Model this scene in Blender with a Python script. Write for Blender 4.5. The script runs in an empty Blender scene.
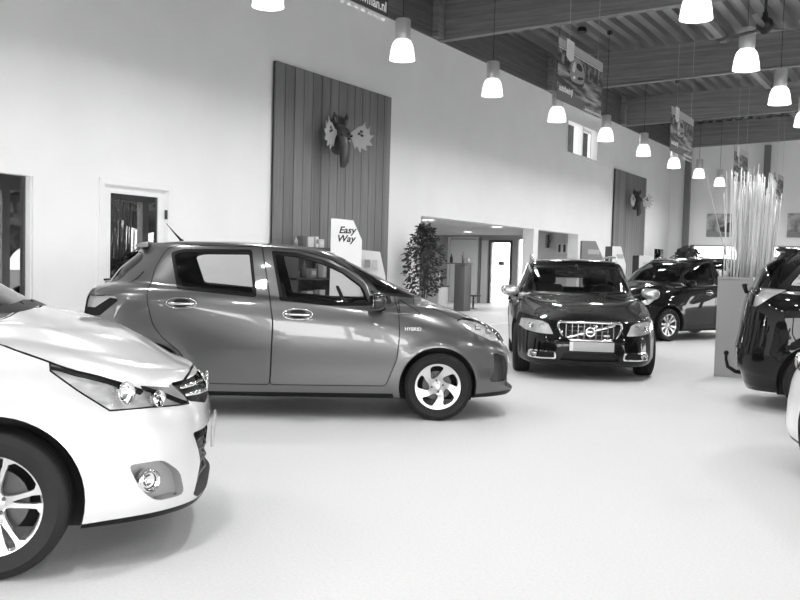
SKY = 7.0; LAMPE = 1.6; LAMPW = 30.0; EXPO = 0.6
import bpy, bmesh, math, random
import numpy as np
from mathutils import Vector, Matrix, Euler
PI = math.pi
random.seed(7)
S = bpy.context.scene
COL = S.collection
R = math.radians

# ------------------------------------------------------------------ object helpers
def tag(o, label=None, cat=None, group=None, kind=None):
    if label: o['label'] = label
    if cat: o['category'] = cat
    if group: o['group'] = group
    if kind: o['kind'] = kind
    return o

def empty(name, loc=(0, 0, 0), rz=0.0, parent=None):
    o = bpy.data.objects.new(name, None)
    COL.objects.link(o)
    o.location = loc
    o.rotation_euler = (0, 0, rz)
    o.empty_display_size = .1
    if parent: o.parent = parent
    return o

def mesh_obj(name, verts, faces, mat=None, parent=None, smooth=False, normals=None, mats=None, midx=None):
    me = bpy.data.meshes.new(name)
    me.from_pydata([tuple(v) for v in verts], [], faces)
    for m in (mats or ([mat] if mat else [])):
        me.materials.append(m)
    if midx: me.polygons.foreach_set('material_index', midx)
    if smooth: me.polygons.foreach_set('use_smooth', [True] * len(me.polygons))
    me.update()
    if normals is not None:
        me.normals_split_custom_set_from_vertices([tuple(n) for n in normals])
    o = bpy.data.objects.new(name, me)
    COL.objects.link(o)
    if parent: o.parent = parent
    return o

def bm_obj(name, bm, mat=None, parent=None, smooth=False, angle=None, mats=None):
    me = bpy.data.meshes.new(name)
    bmesh.ops.recalc_face_normals(bm, faces=bm.faces[:])
    bm.to_mesh(me)
    bm.free()
    for m in (mats or ([mat] if mat else [])):
        me.materials.append(m)
    if smooth or angle:
        me.polygons.foreach_set('use_smooth', [True] * len(me.polygons))
        if angle:
            me.set_sharp_from_angle(angle=R(angle))
    me.update()
    o = bpy.data.objects.new(name, me)
    COL.objects.link(o)
    if parent: o.parent = parent
    return o

def copy_tree(o, parent=None):
    c = o.copy()
    COL.objects.link(c)
    if parent is not None: c.parent = parent
    for ch in list(o.children):
        copy_tree(ch, c)
    return c

def add_box(bm, c, s, rot=None, bevel=0.0, seg=2, mi=0):
    """box with centre c and full size s"""
    r = bmesh.ops.create_cube(bm, size=1.0)
    vs = r['verts']
    M = Matrix.Translation(Vector(c)) @ (rot.to_matrix().to_4x4() if rot else Matrix.Identity(4)) @ Matrix.Diagonal((s[0], s[1], s[2], 1))
    bmesh.ops.transform(bm, matrix=M, verts=vs)
    fs = set(f for v in vs for f in v.link_faces)
    for f in fs: f.material_index = mi
    if bevel > 0:
        es = list(set(e for v in vs for e in v.link_edges))
        bmesh.ops.bevel(bm, geom=es, offset=bevel, segments=seg, profile=.5, affect='EDGES', clamp_overlap=True)
    return vs

def box(name, c, s, mat, parent=None, rot=None, bevel=0.0, seg=2):
    bm = bmesh.new()
    add_box(bm, c, s, rot, bevel, seg)
    return bm_obj(name, bm, mat, parent, angle=40 if bevel else None)

def add_tube(bm, pts, r, n=8, caps=True, mi=0):
    """tube along points; r number or list"""
    pts = [Vector(p) for p in pts]
    rs = r if isinstance(r, (list, tuple)) else [r] * len(pts)
    rings = []
    up = None
    for i, p in enumerate(pts):
        a = pts[max(i - 1, 0)]
        b = pts[min(i + 1, len(pts) - 1)]
        t = (b - a).normalized()
        if up is None:
            up = Vector((0, 0, 1)) if abs(t.z) < .9 else Vector((1, 0, 0))
        s = t.cross(up).normalized()
        u2 = s.cross(t).normalized()
        up = u2
        rings.append([bm.verts.new(p + (s * math.cos(2 * PI * k / n) + u2 * math.sin(2 * PI * k / n)) * rs[i]) for k in range(n)])
    for i in range(len(rings) - 1):
        for k in range(n):
            f = bm.faces.new((rings[i][k], rings[i][(k + 1) % n], rings[i + 1][(k + 1) % n], rings[i + 1][k]))
            f.material_index = mi
    if caps:
        bm.faces.new(rings[0][::-1]).material_index = mi
        bm.faces.new(rings[-1]).material_index = mi

def add_lathe(bm, prof, n=32, M=None, mi=0, closed=False):
    """profile (r, h) turned about local z"""
    rings = []
    for (r, h) in prof:
        if r < 1e-6:
            rings.append([bm.verts.new((0, 0, h))])
        else:
            rings.append([bm.verts.new((r * math.cos(2 * PI * k / n), r * math.sin(2 * PI * k / n), h)) for k in range(n)])
    vs = [v for g in rings for v in g]
    m = len(rings)
    for i in range(m if closed else m - 1):
        a, b = rings[i], rings[(i + 1) % m]
        for k in range(n):
            k2 = (k + 1) % n
            if len(a) == 1 and len(b) == 1: continue
            if len(a) == 1: q = (a[0], b[k2], b[k])
            elif len(b) == 1: q = (a[k], a[k2], b[0])
            else: q = (a[k], a[k2], b[k2], b[k])
            f = bm.faces.new(q)
            f.material_index = mi
    if M is not None: bmesh.ops.transform(bm, matrix=M, verts=vs)
    return vs

def add_prism(bm, poly, h0, h1, M=None, mi=0):
    """2d polygon (x,y) extruded from z=h0 to z=h1"""
    a = [bm.verts.new((p[0], p[1], h0)) for p in poly]
    b = [bm.verts.new((p[0], p[1], h1)) for p in poly]
    n = len(poly)
    fs = [bm.faces.new(a[::-1]), bm.faces.new(b)]
    for i in range(n):
        fs.append(bm.faces.new((a[i], a[(i + 1) % n], b[(i + 1) % n], b[i])))
    for f in fs: f.material_index = mi
    if M is not None: bmesh.ops.transform(bm, matrix=M, verts=a + b)
    return a + b

def basis(o, x, y, z):
    M = Matrix.Identity(4)
    for i in range(3):
        M[i][0] = x[i]; M[i][1] = y[i]; M[i][2] = z[i]; M[i][3] = o[i]
    return M

def text_obj(name, body, M, size, mat, parent=None, ext=.001, shear=0.0, align='LEFT', space=1.0, bold=0.0):
    cu = bpy.data.curves.new(name, 'FONT')
    cu.body = body; cu.size = size; cu.extrude = ext; cu.shear = shear
    cu.align_x = align; cu.space_character = space; cu.offset = bold
    cu.resolution_u = 3
    tmp = bpy.data.objects.new('tmp', cu)
    COL.objects.link(tmp)
    dg = bpy.context.evaluated_depsgraph_get()
    me = bpy.data.meshes.new_from_object(tmp.evaluated_get(dg))
    bpy.data.objects.remove(tmp)
    bpy.data.curves.remove(cu)
    me.name = name
    me.materials.clear()
    me.materials.append(mat)
    me.transform(M)
    o = bpy.data.objects.new(name, me)
    COL.objects.link(o)
    if parent: o.parent = parent
    return o

# ------------------------------------------------------------------ materials (monochrome photograph)
MATS = {}
def M_(name, g=.5, rough=.5, metal=0.0, coat=0.0, coat_rough=.03, spec=.5, noise=None, bump=None, emis=None):
    """g grey value; noise=(scale, amount, stretch) varies the base colour; bump=(scale, strength)"""
    if name in MATS: return MATS[name]
    m = bpy.data.materials.new(name)
    m.use_nodes = True
    nt = m.node_tree
    b = nt.nodes['Principled BSDF']
    b.inputs['Base Color'].default_value = (g, g, g, 1)
    b.inputs['Roughness'].default_value = rough
    b.inputs['Metallic'].default_value = metal
    b.inputs['Coat Weight'].default_value = coat
    b.inputs['Coat Roughness'].default_value = coat_rough
    b.inputs['Specular IOR Level'].default_value = spec
    if noise or bump:
        tc = nt.nodes.new('ShaderNodeTexCoord')
    if noise:
        sc, am, st = noise
        mp = nt.nodes.new('ShaderNodeMapping')
        mp.inputs['Scale'].default_value = st
        nt.links.new(tc.outputs['Object'], mp.inputs['Vector'])
        nz = nt.nodes.new('ShaderNodeTexNoise')
        nz.inputs['Scale'].default_value = sc
        nz.inputs['Detail'].default_value = 5
        nt.links.new(mp.outputs[0], nz.inputs['Vector'])
        mr = nt.nodes.new('ShaderNodeMapRange')
        mr.inputs['From Min'].default_value = .3
        mr.inputs['From Max'].default_value = .7
        mr.inputs['To Min'].default_value = g * (1 - am)
        mr.inputs['To Max'].default_value = g * (1 + am)
        nt.links.new(nz.outputs['Fac'], mr.inputs['Value'])
        nt.links.new(mr.outputs[0], b.inputs['Base Color'])
    if bump:
        nz = nt.nodes.new('ShaderNodeTexNoise')
        nz.inputs['Scale'].default_value = bump[0]
        nz.inputs['Detail'].default_value = 3
        nt.links.new(tc.outputs['Object'], nz.inputs['Vector'])
        bp = nt.nodes.new('ShaderNodeBump')
        bp.inputs['Strength'].default_value = bump[1]
        bp.inputs['Distance'].default_value = .01
        nt.links.new(nz.outputs['Fac'], bp.inputs['Height'])
        nt.links.new(bp.outputs[0], b.inputs['Normal'])
    if emis:
        b.inputs['Emission Color'].default_value = (1, 1, 1, 1)
        b.inputs['Emission Strength'].default_value = emis
    MATS[name] = m
    return m

def glass_mat(name, tint=.8, gloss=1.0, ior=1.5, rough=0.0):
    if name in MATS: return MATS[name]
    m = bpy.data.materials.new(name)
    m.use_nodes = True
    nt = m.node_tree
    nt.nodes.clear()
    out = nt.nodes.new('ShaderNodeOutputMaterial')
    tr = nt.nodes.new('ShaderNodeBsdfTransparent')
    tr.inputs[0].default_value = (tint, tint, tint, 1)
    gl = nt.nodes.new('ShaderNodeBsdfGlossy')
    gl.inputs['Color'].default_value = (gloss, gloss, gloss, 1)
    gl.inputs['Roughness'].default_value = rough
    fr = nt.nodes.new('ShaderNodeFresnel')
    fr.inputs['IOR'].default_value = ior
    mx = nt.nodes.new('ShaderNodeMixShader')
    nt.links.new(fr.outputs[0], mx.inputs[0])
    nt.links.new(tr.outputs[0], mx.inputs[1])
    nt.links.new(gl.outputs[0], mx.inputs[2])
    nt.links.new(mx.outputs[0], out.inputs[0])
    MATS[name] = m
    return m

BLACK = M_('black_plastic', .006, .4, spec=.2)
GAP = M_('dark_rubber', .008, .7)
RUBBER = M_('tyre_rubber', .014, .6, spec=.25, bump=(60, .15))
CHROME = M_('chrome', .85, .08, 1.0)
ALLOY = M_('silver_alloy', .62, .28, .85)
ALLOYDK = M_('dark_alloy', .10, .4, .6)
STEEL = M_('brake_steel', .10, .5, .8)
INTER = M_('dark_cabin_trim', .02, .7)
SEAT = M_('seat_fabric', .03, .85)
LAMPIN = M_('lamp_reflector', .8, .25, .5)
LAMPGREY = M_('lamp_housing_grey', .35, .3, .3)
GLASS = glass_mat('car_glass', .84, 1.0, 1.5)
GLASSDK = glass_mat('tinted_car_glass', .25, 1.0, 1.5)
LENS = glass_mat('clear_lens', .98, 1.0, 1.5)
PLATE = M_('blank_plate', .42, .5)

# ------------------------------------------------------------------ maths for the car bodies
def pchip(xs, ys, x):
    """monotone cubic interpolation; ys (n,...) at xs (n,), evaluated at x (m,)"""
    xs = np.asarray(xs, float); ys = np.asarray(ys, float); x = np.asarray(x, float)
    h = np.diff(xs)
    hs = h.reshape((-1,) + (1,) * (ys.ndim - 1))
    d = np.diff(ys, axis=0) / hs
    m = np.zeros_like(ys)
    m[0] = d[0]; m[-1] = d[-1]
    if len(xs) > 2:
        w1 = 2 * hs[1:] + hs[:-1]; w2 = hs[1:] + 2 * hs[:-1]
        with np.errstate(divide='ignore', invalid='ignore'):
            hm = (w1 + w2) / (w1 / d[:-1] + w2 / d[1:])
        m[1:-1] = np.where(d[:-1] * d[1:] > 0, hm, 0)
        m[~np.isfinite(m)] = 0
    i = np.clip(np.searchsorted(xs, x) - 1, 0, len(xs) - 2)
    t = np.clip((x - xs[i]) / h[i], 0, 1)
    sh = (-1,) + (1,) * (ys.ndim - 1)
    t = t.reshape(sh); hh = h[i].reshape(sh)
    return ((1 + 2 * t) * (1 - t) ** 2) * ys[i] + t * (1 - t) ** 2 * hh * m[i] + t * t * (3 - 2 * t) * ys[i + 1] + t * t * (t - 1) * hh * m[i + 1]

def pl(v, x):
    if isinstance(v, (int, float)): return np.full_like(x, float(v))
    xs = [p[0] for p in v]; ys = [p[1] for p in v]
    return pchip(xs, ys, x)

def theta_table(n):
    t = np.linspace(0, PI, 4001)
    c = np.abs(np.cos(t)) ** .5 * np.sign(-np.cos(t)) * 2.0
    s = np.abs(np.sin(t)) ** .5 * .85
    ds = np.hypot(np.diff(c), np.diff(s))
    k = np.concatenate([[0], np.cumsum(ds)])
    return np.interp(np.linspace(0, k[-1], n), k, t)

NU = 120
THETA = theta_table(NU)

def loop(xr, xf, W, Z, nr=4.0, nf=4.0, xm=-1.2, Zy=None):
    t = THETA
    c = np.cos(t)
    rear = c > 0
    n = np.where(rear, nr, nf)
    e = 2.0 / n
    ac = np.abs(c) ** e
    x = np.where(rear, xm - (xm - xr) * ac, xm + (xf - xm) * ac)
    y = np.abs(np.sin(t)) ** e * pl(W, x)
    y[0] = 0; y[-1] = 0
    z = pl(Z, x)
    if Zy: z = z + Zy * (y ** 2)
    return np.stack([x, y, z], 1)

def chaikin(p, k=2):
    for _ in range(k):
        q = []
        n = len(p)
        for i in range(n):
            a = p[i]; b = p[(i + 1) % n]
            q.append((a[0] * .75 + b[0] * .25, a[1] * .75 + b[1] * .25))
            q.append((a[0] * .25 + b[0] * .75, a[1] * .25 + b[1] * .75))
        p = q
    return p

def rnd(p, r=.03):
    """round each corner of a polygon with radius-like distance r"""
    q = []
    n = len(p)
    for i in range(n):
        a = Vector(p[i - 1]); b = Vector(p[i]); c = Vector(p[(i + 1) % n])
        u = (a - b); v = (c - b)
        du = min(r, u.length * .45); dv = min(r, v.length * .45)
        A = b + u.normalized() * du; B = b + v.normalized() * dv
        for t in (0, .33, .67, 1):
            w = A * (1 - t) ** 2 + b * 2 * t * (1 - t) + B * t * t
            q.append((w.x, w.y))
    return q

def area(p):
    return .5 * sum(p[i][0] * p[(i + 1) % len(p)][1] - p[(i + 1) % len(p)][0] * p[i][1] for i in range(len(p)))

def offset(p, d):
    """grow a polygon by d (negative shrinks)"""
    p = [q for i, q in enumerate(p) if math.hypot(q[0] - p[i - 1][0], q[1] - p[i - 1][1]) > 1e-5]
    sg = 1 if area(p) > 0 else -1
    out = []
    n = len(p)
    for i in range(n):
        a = Vector(p[i - 1]); b = Vector(p[i]); c = Vector(p[(i + 1) % n])
        e1 = (b - a).normalized(); e2 = (c - b).normalized()
        n1 = Vector((e1.y, -e1.x)) * sg; n2 = Vector((e2.y, -e2.x)) * sg
        m = n1 + n2
        if m.length < 1e-6: m = n1
        m.normalize()
        k = max(.45, m.dot(n1))
        w = b + m * (d / k)
        out.append((w.x, w.y))
    return out

def inside(p, x, y):
    c = False
    n = len(p)
    j = n - 1
    for i in range(n):
        xi, yi = p[i]; xj, yj = p[j]
        if (yi > y) != (yj > y) and x < (xj - xi) * (y - yi) / (yj - yi) + xi:
            c = not c
        j = i
    return c

AX = {'side': (Vector((1, 0, 0)), Vector((0, 0, 1)), Vector((0, 1, 0))),
      'front': (Vector((0, 1, 0)), Vector((0, 0, 1)), Vector((1, 0, 0))),
      'rear': (Vector((0, 1, 0)), Vector((0, 0, 1)), Vector((-1, 0, 0))),
      'top': (Vector((1, 0, 0)), Vector((0, 1, 0)), Vector((0, 0, 1)))}

def oblique(deg):
    """view axis between side (0) and front (90); a = horizontal coordinate across the view"""
    r = R(deg)
    return (Vector((math.cos(r), -math.sin(r), 0)), Vector((0, 0, 1)), Vector((math.sin(r), math.cos(r), 0)))

class Knife:
    def __init__(self, bm):
        self.bm = bm
        self.lay = bm.faces.layers.int.new('tag')
    def cut(self, poly, ax, tagid, only=None, cond=None, mindot=.05):
        bm = self.bm
        A, B, N = AX[ax] if isinstance(ax, str) else ax
        xs = [p[0] for p in poly]; ys = [p[1] for p in poly]
        x0, x1, y0, y1 = min(xs) - .001, max(xs) + .001, min(ys) - .001, max(ys) + .001
        bm.normal_update()
        lay = self.lay
        cand = []
        for f in bm.faces:
            if f.normal.dot(N) < mindot: continue
            if only is not None and f[lay] not in only: continue
            if cond and not cond(f.calc_center_median()): continue
            a = [v.co.dot(A) for v in f.verts]
            if max(a) < x0 or min(a) > x1: continue
            b = [v.co.dot(B) for v in f.verts]
            if max(b) < y0 or min(b) > y1: continue
            cand.append(f)
        cand = set(cand)
        n = len(poly)
        for i in range(n):
            p = poly[i]; q = poly[(i + 1) % n]
            dx, dy = q[0] - p[0], q[1] - p[1]
            L = math.hypot(dx, dy)
            if L < 1e-6: continue
            nx, ny = -dy / L, dx / L
            pn = A * nx + B * ny
            pc = A * p[0] + B * p[1]
            sx0, sx1 = min(p[0], q[0]) - .0005, max(p[0], q[0]) + .0005
            sy0, sy1 = min(p[1], q[1]) - .0005, max(p[1], q[1]) + .0005
            near = []
            for f in cand:
                a = [v.co.dot(A) for v in f.verts]
                if max(a) < sx0 or min(a) > sx1: continue
                b = [v.co.dot(B) for v in f.verts]
                if max(b) < sy0 or min(b) > sy1: continue
                d = [(aa - p[0]) * nx + (bb - p[1]) * ny for aa, bb in zip(a, b)]
                if max(d) < 1e-5 or min(d) > -1e-5: continue
                near.append(f)
            if not near: continue
            es = set(e for f in near for e in f.edges)
            vs = set(v for f in near for v in f.verts)
            r = bmesh.ops.bisect_plane(bm, geom=list(near) + list(es) + list(vs), dist=2e-5, plane_co=pc, plane_no=pn)
            for g in r['geom']:
                if isinstance(g, bmesh.types.BMFace): cand.add(g)
            cand = set(f for f in cand if f.is_valid)
            for g in r['geom_cut']:
                if isinstance(g, (bmesh.types.BMEdge, bmesh.types.BMVert)):
                    for f in g.link_faces:
                        pass
        got = 0
        for f in cand:
            if not f.is_valid: continue
            c = f.calc_center_median()
            if inside(poly, c.dot(A), c.dot(B)):
                f[lay] = tagid
                got += 1
        return got
# ------------------------------------------------------------------ car body builder
def body_half(loops, nv, flares=()):
    P = np.array(loops)                      # (L, NU, 3)
    L = len(P)
    k = [0.0]
    for i in range(L - 1):
        k.append(k[-1] + max(.02, float(np.mean(np.linalg.norm(P[i + 1] - P[i], axis=1)))))
    vs = []
    for i in range(L - 1):
        vs += list(np.linspace(k[i], k[i + 1], nv[i], endpoint=False))
    vs.append(k[-1])
    G = pchip(np.array(k), P, np.array(vs))  # (V, NU, 3)
    for (cx, cz, r0, amp, sig) in flares:
        r = np.hypot(G[..., 0] - cx, G[..., 2] - cz)
        w = np.exp(-((r - r0) / sig) ** 2) * np.clip((G[..., 1] - .45) / .25, 0, 1)
        G[..., 1] += amp * w
    V, U, _ = G.shape
    bm = bmesh.new()
    g = [[bm.verts.new(G[j, i]) for i in range(U)] for j in range(V)]
    for j in range(V - 1):
        for i in range(U - 1):
            try:
                bm.faces.new((g[j][i], g[j + 1][i], g[j + 1][i + 1], g[j][i + 1]))
            except ValueError:
                pass
    bmesh.ops.remove_doubles(bm, verts=bm.verts[:], dist=2e-5)
    bmesh.ops.dissolve_degenerate(bm, dist=1e-5, edges=bm.edges[:])
    bm.normal_update()
    sc = sum(f.normal.y * f.calc_area() for f in bm.faces)
    if sc < 0:
        bmesh.ops.reverse_faces(bm, faces=bm.faces[:])
    bm.normal_update()
    return bm

class Car:
    def __init__(self, root, loops, nv, paint, flares=()):
        self.root = root
        self.paint = paint
        self.bm = body_half(loops, nv, flares)
        self.K = Knife(self.bm)
        self.parts = {0: dict(name='body', mode='skin', mat=paint, sided=False, parent=None)}
        self.GAPID = 999
        self.nid = 1
    def part(self, name, mode='skin', mat=None, sided=False, parent=None, depth=.04, inner=None, label=None):
        i = self.nid; self.nid += 1
        self.parts[i] = dict(name=name, mode=mode, mat=mat or self.paint, sided=sided, parent=parent, depth=depth, inner=inner, label=label)
        return i
    def cut(self, poly, ax, tid, **kw):
        return self.K.cut(poly, ax, tid, **kw)
    def panel(self, poly, ax, tid, gap=.008, **kw):
        self.K.cut(offset(poly, gap / 2), ax, self.GAPID, **kw)
        kw2 = dict(kw); kw2['only'] = {self.GAPID}
        self.K.cut(offset(poly, -gap / 2), ax, tid, **kw2)
    def arch(self, cx, cz, r, depth=.30):
        """round wheel opening: removes the skin and adds a liner"""
        poly = [(cx + r * math.cos(a), cz + r * math.sin(a)) for a in [2 * PI * i / 48 for i in range(48)]]
        self.K.cut(poly, 'side', 998, cond=lambda c: c.y > .42 and c.z < cz + r + .05, mindot=-2)
        bm = self.bm; lay = self.K.lay
        dele = [f for f in bm.faces if f[lay] == 998]
        es = set(e for f in dele for e in f.edges)
        rim = []
        for e in es:
            o = [f for f in e.link_faces if f[lay] != 998]
            if len(o) == 1: rim.append((e.verts[0].co.copy(), e.verts[1].co.copy()))
        bmesh.ops.delete(bm, geom=dele, context='FACES')
        bl = bmesh.new()
        ymax = max([p.y for e in rim for p in e] + [.7])
        yi = ymax - depth
        for a, b in rim:
            if a.y < yi and b.y < yi: continue
            q = [bl.verts.new(a), bl.verts.new(b), bl.verts.new((b.x, yi, b.z)), bl.verts.new((a.x, yi, a.z))]
            bl.faces.new(q)
        n = 32
        arc = [bl.verts.new((cx + (r + .01) * math.cos(R(-25 + 230 * i / n)), yi, cz + (r + .01) * math.sin(R(-25 + 230 * i / n)))) for i in range(n + 1)]
        bl.faces.new(arc)
        bmesh.ops.remove_doubles(bl, verts=bl.verts[:], dist=1e-4)
        for s in (1, -1):
            b2 = bl.copy()
            if s < 0:
                for v in b2.verts: v.co.y *= -1
            bm_obj('wheel_arch_liner', b2, GAP, self.root, smooth=False)
        bl.free()
    def finish(self, shell=.028, glass_in=.005):
        bm = self.bm; lay = self.K.lay
        for v in bm.verts:
            if abs(v.co.y) < 1e-4: v.co.y = 0
        bm.normal_update()
        bm.verts.index_update()
        co = [v.co.copy() for v in bm.verts]
        no = []
        for v in bm.verts:
            n = Vector((0, 0, 0))
            for f in v.link_faces:
                n += f.normal * max(f.calc_area(), 1e-9)
            if v.co.y == 0: n.y = 0
            if n.length < 1e-9: n = Vector((0, 0, 1))
            no.append(n.normalized())
        groups = {}
        for f in bm.faces:
            groups.setdefault(f[lay], []).append([v.index for v in f.verts])
        objs = {}
        def emit(name, vco, vno, faces, mat, par, sided, smooth=True, lab=None, normals=True):
            """par: None=root, or dict side->object"""
            used = sorted(set(i for f in faces for i in f))
            res = {}
            if sided:
                for s in (1, -1):
                    mp = {i: k for k, i in enumerate(used)}
                    V = [Vector((vco[i].x, vco[i].y * s, vco[i].z)) for i in used]
                    N = [Vector((vno[i].x, vno[i].y * s, vno[i].z)) for i in used]
                    F = [[mp[i] for i in (f if s > 0 else f[::-1])] for f in faces]
                    p = self.root if par is None else (par.get(s) or par.get(0) or self.root)
                    res[s] = mesh_obj(name, V, F, mat, p, smooth, N if normals else None)
            else:
                mp = {i: k for k, i in enumerate(used)}
                V = [vco[i].copy() for i in used]; N = [vno[i].copy() for i in used]
                F = [[mp[i] for i in f] for f in faces]
                mm = {}
                for i in used:
                    if abs(vco[i].y) < 1e-5: mm[i] = mp[i]
                    else:
                        mm[i] = len(V)
                        V.append(Vector((vco[i].x, -vco[i].y, vco[i].z)))
                        N.append(Vector((vno[i].x, -vno[i].y, vno[i].z)))
                for f in faces:
                    g = [mm[i] for i in f[::-1]]
                    F.append(g)
                p = self.root if par is None else (par.get(0) or self.root)
                res[0] = mesh_obj(name, V, F, mat, p, smooth, N if normals else None)
            if lab:
                for o in res.values(): o['label'] = lab
            return res
        def border(faces):
            cnt = {}
            for f in faces:
                for a, b in zip(f, f[1:] + f[:1]):
                    k = (min(a, b), max(a, b))
                    cnt.setdefault(k, []).append((a, b))
            return [v[0] for k, v in cnt.items() if len(v) == 1 and not (co[k[0]].y == 0 and co[k[1]].y == 0)]
        order = sorted(self.parts, key=lambda i: 0 if self.parts[i]['parent'] is None else 1)
        open_faces = []
        for i in order:
            p = self.parts[i]
            if i not in groups: 
                print('NO FACES', self.root.name, p['name']); continue
            par = objs.get(p['parent']) if p['parent'] is not None else None
            fs = groups[i]
            if p['mode'] == 'skin':
                objs[i] = emit(p['name'], co, no, fs, p['mat'], par, p['sided'], lab=p.get('label'))
            elif p['mode'] == 'glass':
                vc = [c - n * glass_in for c, n in zip(co, no)]
                objs[i] = emit(p['name'], vc, no, fs, p['mat'], par, p['sided'], lab=p.get('label'))
                open_faces.append((i, fs))
            elif p['mode'] in ('recess', 'lamp'):
                d = p['depth']
                m = len(co)
                vc = list(co) + [c - n * d for c, n in zip(co, no)]
                vn = list(no) + list(no)
                if p['mode'] == 'lamp' or True:
                    F = [[k + m for k in f] for f in fs]
                    for a, b in border(fs):
                        F.append([a, b, b + m, a + m])
                nm = p['name'] if p['mode'] == 'recess' else p['name']
                objs[i] = emit(nm, vc, vn, F, p['inner'] or p['mat'], par, p['sided'], smooth=False, lab=p.get('label'), normals=False)
                if p['mode'] == 'lamp':
                    for o_ in objs[i].values():
                        o_.data.materials.append(GAP)
                        nf = len(o_.data.polygons); per_ = nf if p['sided'] else nf // 2
                        mi = [0] * nf
                        for q in range(nf):
                            if (q if p['sided'] else q % per_) >= len(fs): mi[q] = 1
                        o_.data.polygons.foreach_set('material_index', mi)
                    vc2 = [c - n * .002 for c, n in zip(co, no)]
                    emit('lens', vc2, no, fs, LENS, objs[i], p['sided'])
        # inner lining, with the reveals around every glazed opening
        allf = []
        skip = set(i for i, p in self.parts.items() if p['mode'] in ('glass', 'recess', 'lamp'))
        for i, fs in groups.items():
            if i in skip: continue
            allf += fs
        m = len(co)
        vc = list(co) + [c - n * shell for c, n in zip(co, no)]
        vn = [-n for n in no] + [-n for n in no]
        F = [[k + m for k in f[::-1]] for f in allf]
        for i, fs in open_faces:
            for a, b in border(fs):
                F.append([a, b, b + m, a + m])
        emit('inner_lining', vc, vn, F, INTER, None, False, smooth=False, normals=False)
        self.objs = objs
        bm.free()
        return objs

# ------------------------------------------------------------------ wheels
def polar_holes(style):
    H = []
    def P(pts, rot):
        return [(r * math.cos(R(a + rot)), r * math.sin(R(a + rot))) for r, a in pts]
    if style == 'twist5':
        for k in range(5):
            H.append(chaikin(P([(.070, 16), (.120, -4), (.176, -16), (.188, 4), (.186, 26), (.140, 33), (.085, 50)], 72 * k + 20), 2))
    elif style == 'pair5':       # five pairs of slim spokes
        for k in range(5):
            H.append(chaikin(P([(.055, 24), (.120, 13), (.196, 12.5), (.202, 36), (.196, 59.5), (.120, 59), (.055, 48)], 72 * k), 1))
            H.append(chaikin(P([(.085, -3), (.196, -6.5), (.202, 0), (.196, 6.5), (.085, 3)], 72 * k), 1))
    elif style == 'pair5v':
        for k in range(5):
            H.append(chaikin(P([(.06, 26), (.120, 21), (.188, 19), (.195, 36), (.188, 53), (.120, 51), (.06, 46)], 72 * k), 1))
            H.append(chaikin(P([(.085, -6), (.188, -10), (.195, 0), (.188, 10), (.085, 6)], 72 * k), 1))
    return H

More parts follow.
